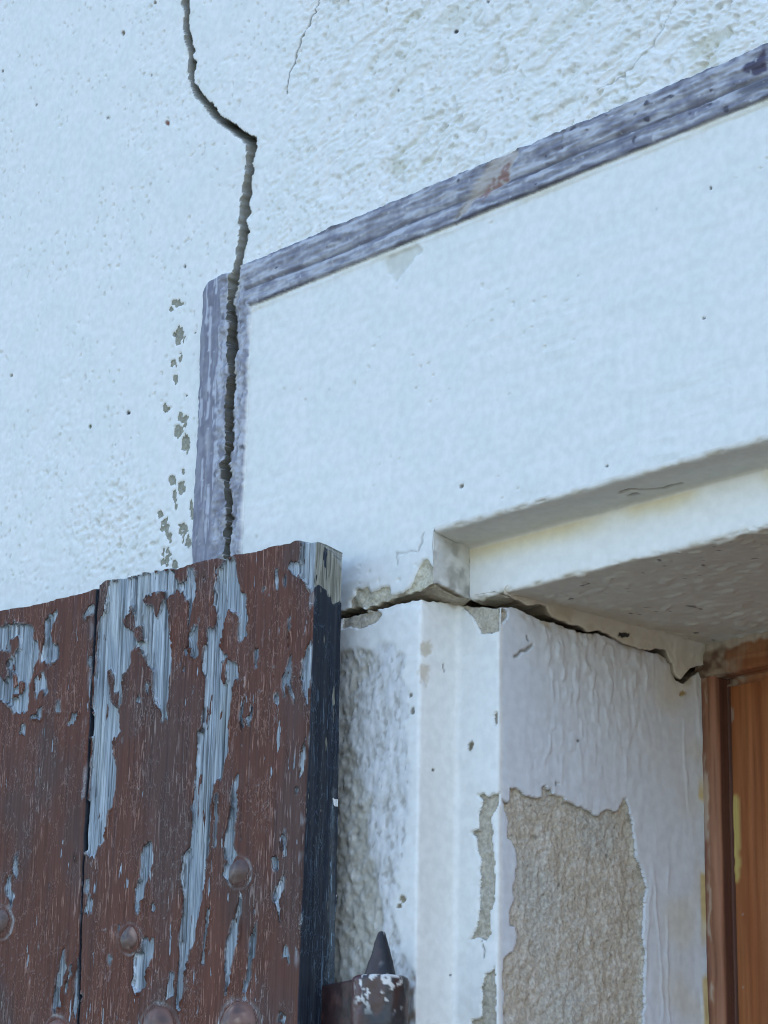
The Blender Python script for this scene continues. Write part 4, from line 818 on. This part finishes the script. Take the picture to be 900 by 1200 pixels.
def dome(name, px, py, r, parent, mat, base, seed, hgt=.55):
    c = sp(px, py); nr, ns = 9, 28; V = []; a = np.linspace(0, 2*math.pi, ns, endpoint=False)
    up = np.array([0, 0, 1.0])
    for k in range(nr):
        f = math.cos(k/(nr-1)*math.pi/2*.985); hh = math.sin(k/(nr-1)*math.pi/2)
        for t in a: V.append(c + r*f*(math.cos(t)*UD+math.sin(t)*up) + ND*(r*hgt*hh-.0012))
    V = np.array(V); V += ND*(.0011*fbm(V, .010, 3, seed))[:, None]
    Q = np.array([(k*ns+i, k*ns+(i+1) % ns, (k+1)*ns+(i+1) % ns, (k+1)*ns+i) for k in range(nr-1) for i in range(ns)])
    n = fbm(V, .008, 3, seed+1); col = mix(full((len(V),), base), [.045, .03, .03], ss(0, .6, n)*.7); col = mix(col, [.40, .27, .20], ss(.25, .7, pn(V, .004, .004, .01, seed+2))*.6)
    return raw_mesh(name, V, Q, np.c_[col, np.full(len(V), .5)], mat, parent)
for k, (fx, fy, rx, ry) in enumerate(RIVETS):
    dome('rivet', fx, fy, ry*.00058, shutter, M_IRON, [.105, .062, .050] if k < 3 else [.16, .085, .062], 600+7*k, .5 if k < 3 else .62)

# ------------------------------------------------------------------ pintle hinge
hc = on(446, 1145, 1, -.026); HX, HY, HZ = hc
hinge = thing('pintle_hinge', 'painted iron hinge barrel with a pointed pin beside the brown shutter', 'hinge', (HX, HY, HZ-.09))
def lathe(name, prof, ns, parent, seed, colour):
    a = np.linspace(0, 2*math.pi, ns, endpoint=False); V = []
    for r, z in prof:
        for t in a: V.append((HX+r*math.cos(t), HY+r*math.sin(t), HZ+z))
    V = np.array(V); d = V-np.array([HX, HY, 0]); d[:, 2] = 0
    V = V + d/np.maximum(np.linalg.norm(d, axis=1)[:, None], 1e-4)*(.0006*fbm(V, .008, 3, seed))[:, None]
    Q = np.array([(k*ns+i, k*ns+(i+1) % ns, (k+1)*ns+(i+1) % ns, (k+1)*ns+i) for k in range(len(prof)-1) for i in range(ns)])
    return raw_mesh(name, V, Q, colour(V), M_IRON, parent)
def pin_col(V):
    s = (V-np.array([HX, HY, HZ])) @ RT; c = mix(full((len(V),), [.050, .036, .037]), [.010, .013, .020], ss(-.0015, .0005, s+.002*pn(V, .006, seed=700)))
    c = mix(c, [.62, .62, .60], ss(.50, .6, pn(V, .0042, seed=701))*ss(-.001, .002, s)*.8); return np.c_[c, np.full(len(V), .6)]
def bar_col(V):
    s = (V-np.array([HX, HY, HZ])) @ RT; n = pn(V, .012, .012, .03, 702)
    c = mix(full((len(V),), [.026, .027, .031]), [.075, .045, .037], ss(.05, .5, n)); c = mix(c, [.05, .028, .025], ss(.1, .6, -n)); c = mix(c, [.065, .018, .018], ss(-.010, -.014, s))
    top = V[:, 2]-HZ
    c = mix(c, [.66, .66, .64], ss(.24, .34, pn(V, .006, seed=703)+.6*pn(V, .003, seed=704)+.30*ss(-.016, .0, top)-.10)*ss(-.030, -.012, top)*ss(.0175, .013, np.abs(s+.001))*.9); return np.c_[c, np.full(len(V), .45)]
lathe('hinge_pin', [(.0108, -.004)]+[(.0108-.0084*k/14, .0285*k/14) for k in range(15)]+[(.0018, .0293), (.0008, .0297), (.0001, .0298)], 32, hinge, 710, pin_col)
lathe('hinge_barrel', [(.006, .0003), (.010, .0004), (.0165, .0002), (.0180, -.0008), (.0186, -.0025)]+[(.0187, -z) for z in np.r_[np.arange(.0035, .03, .0012), np.arange(.031, .09, .004)]]+[(.018, -.0905), (.002, -.0908)], 88, hinge, 711, bar_col)
def strap():
    # flat leaf from the barrel to the shutter's edge
    z1, z0 = HZ-.0015, HZ-.085; a = np.array([HX-.016, HY-.010, 0]); b = O-UD*.004-ND*.024
    return a, b, z0, z1
_a, _b, _z0, _z1 = strap()
_d = (_a-_b)/np.linalg.norm(_a-_b); _n = np.array([_d[1], -_d[0], 0])
_t = np.linspace(0, 1, 24); _zz = np.linspace(_z0, _z1, 40)
_R = _b+_t[None, :, None]*(_a-_b)+_zz[:, None, None]*np.array([0, 0, 1.0]); _R = _R+_n*(.0006*fbm(_R, .008, 3, 720))[..., None]
_c = mix(full(_R.shape[:2], [.030, .014, .014]), [.07, .032, .027], ss(-.1, .5, fbm(_R, .01, 3, 721)))
_R2 = np.concatenate([_R, _R[-1:]-_n*.006]); _c2 = np.concatenate([_c, _c[-1:]])
grid_object('hinge_leaf', _R2, np.concatenate([_c2, np.full(_c2.shape[:2]+(1,), .5)], -1), M_IRON, hinge)
lathe_p = box('wall_spike', HX-.006, HX+.006, HY+.010, .05, HZ-.085, HZ-.070, M_IRON, hinge, (.05, .045, .045, .5))

# what sets some parts of the wall apart
PART_LABELS = {'painted_band': 'weathered grey purple painted band framing the surround', 'rough_render': 'rough pitted white render split by a long crack', 'smooth_surround': 'smooth white painted surround inside the band',
  'plaster_lip': 'ragged cream plaster edge hanging along the crack', 'door_jamb': 'white painted jamb with a peeled patch of bare mortar'}
for o in SC.objects:
    if o.name in PART_LABELS: o['label'] = PART_LABELS[o.name]
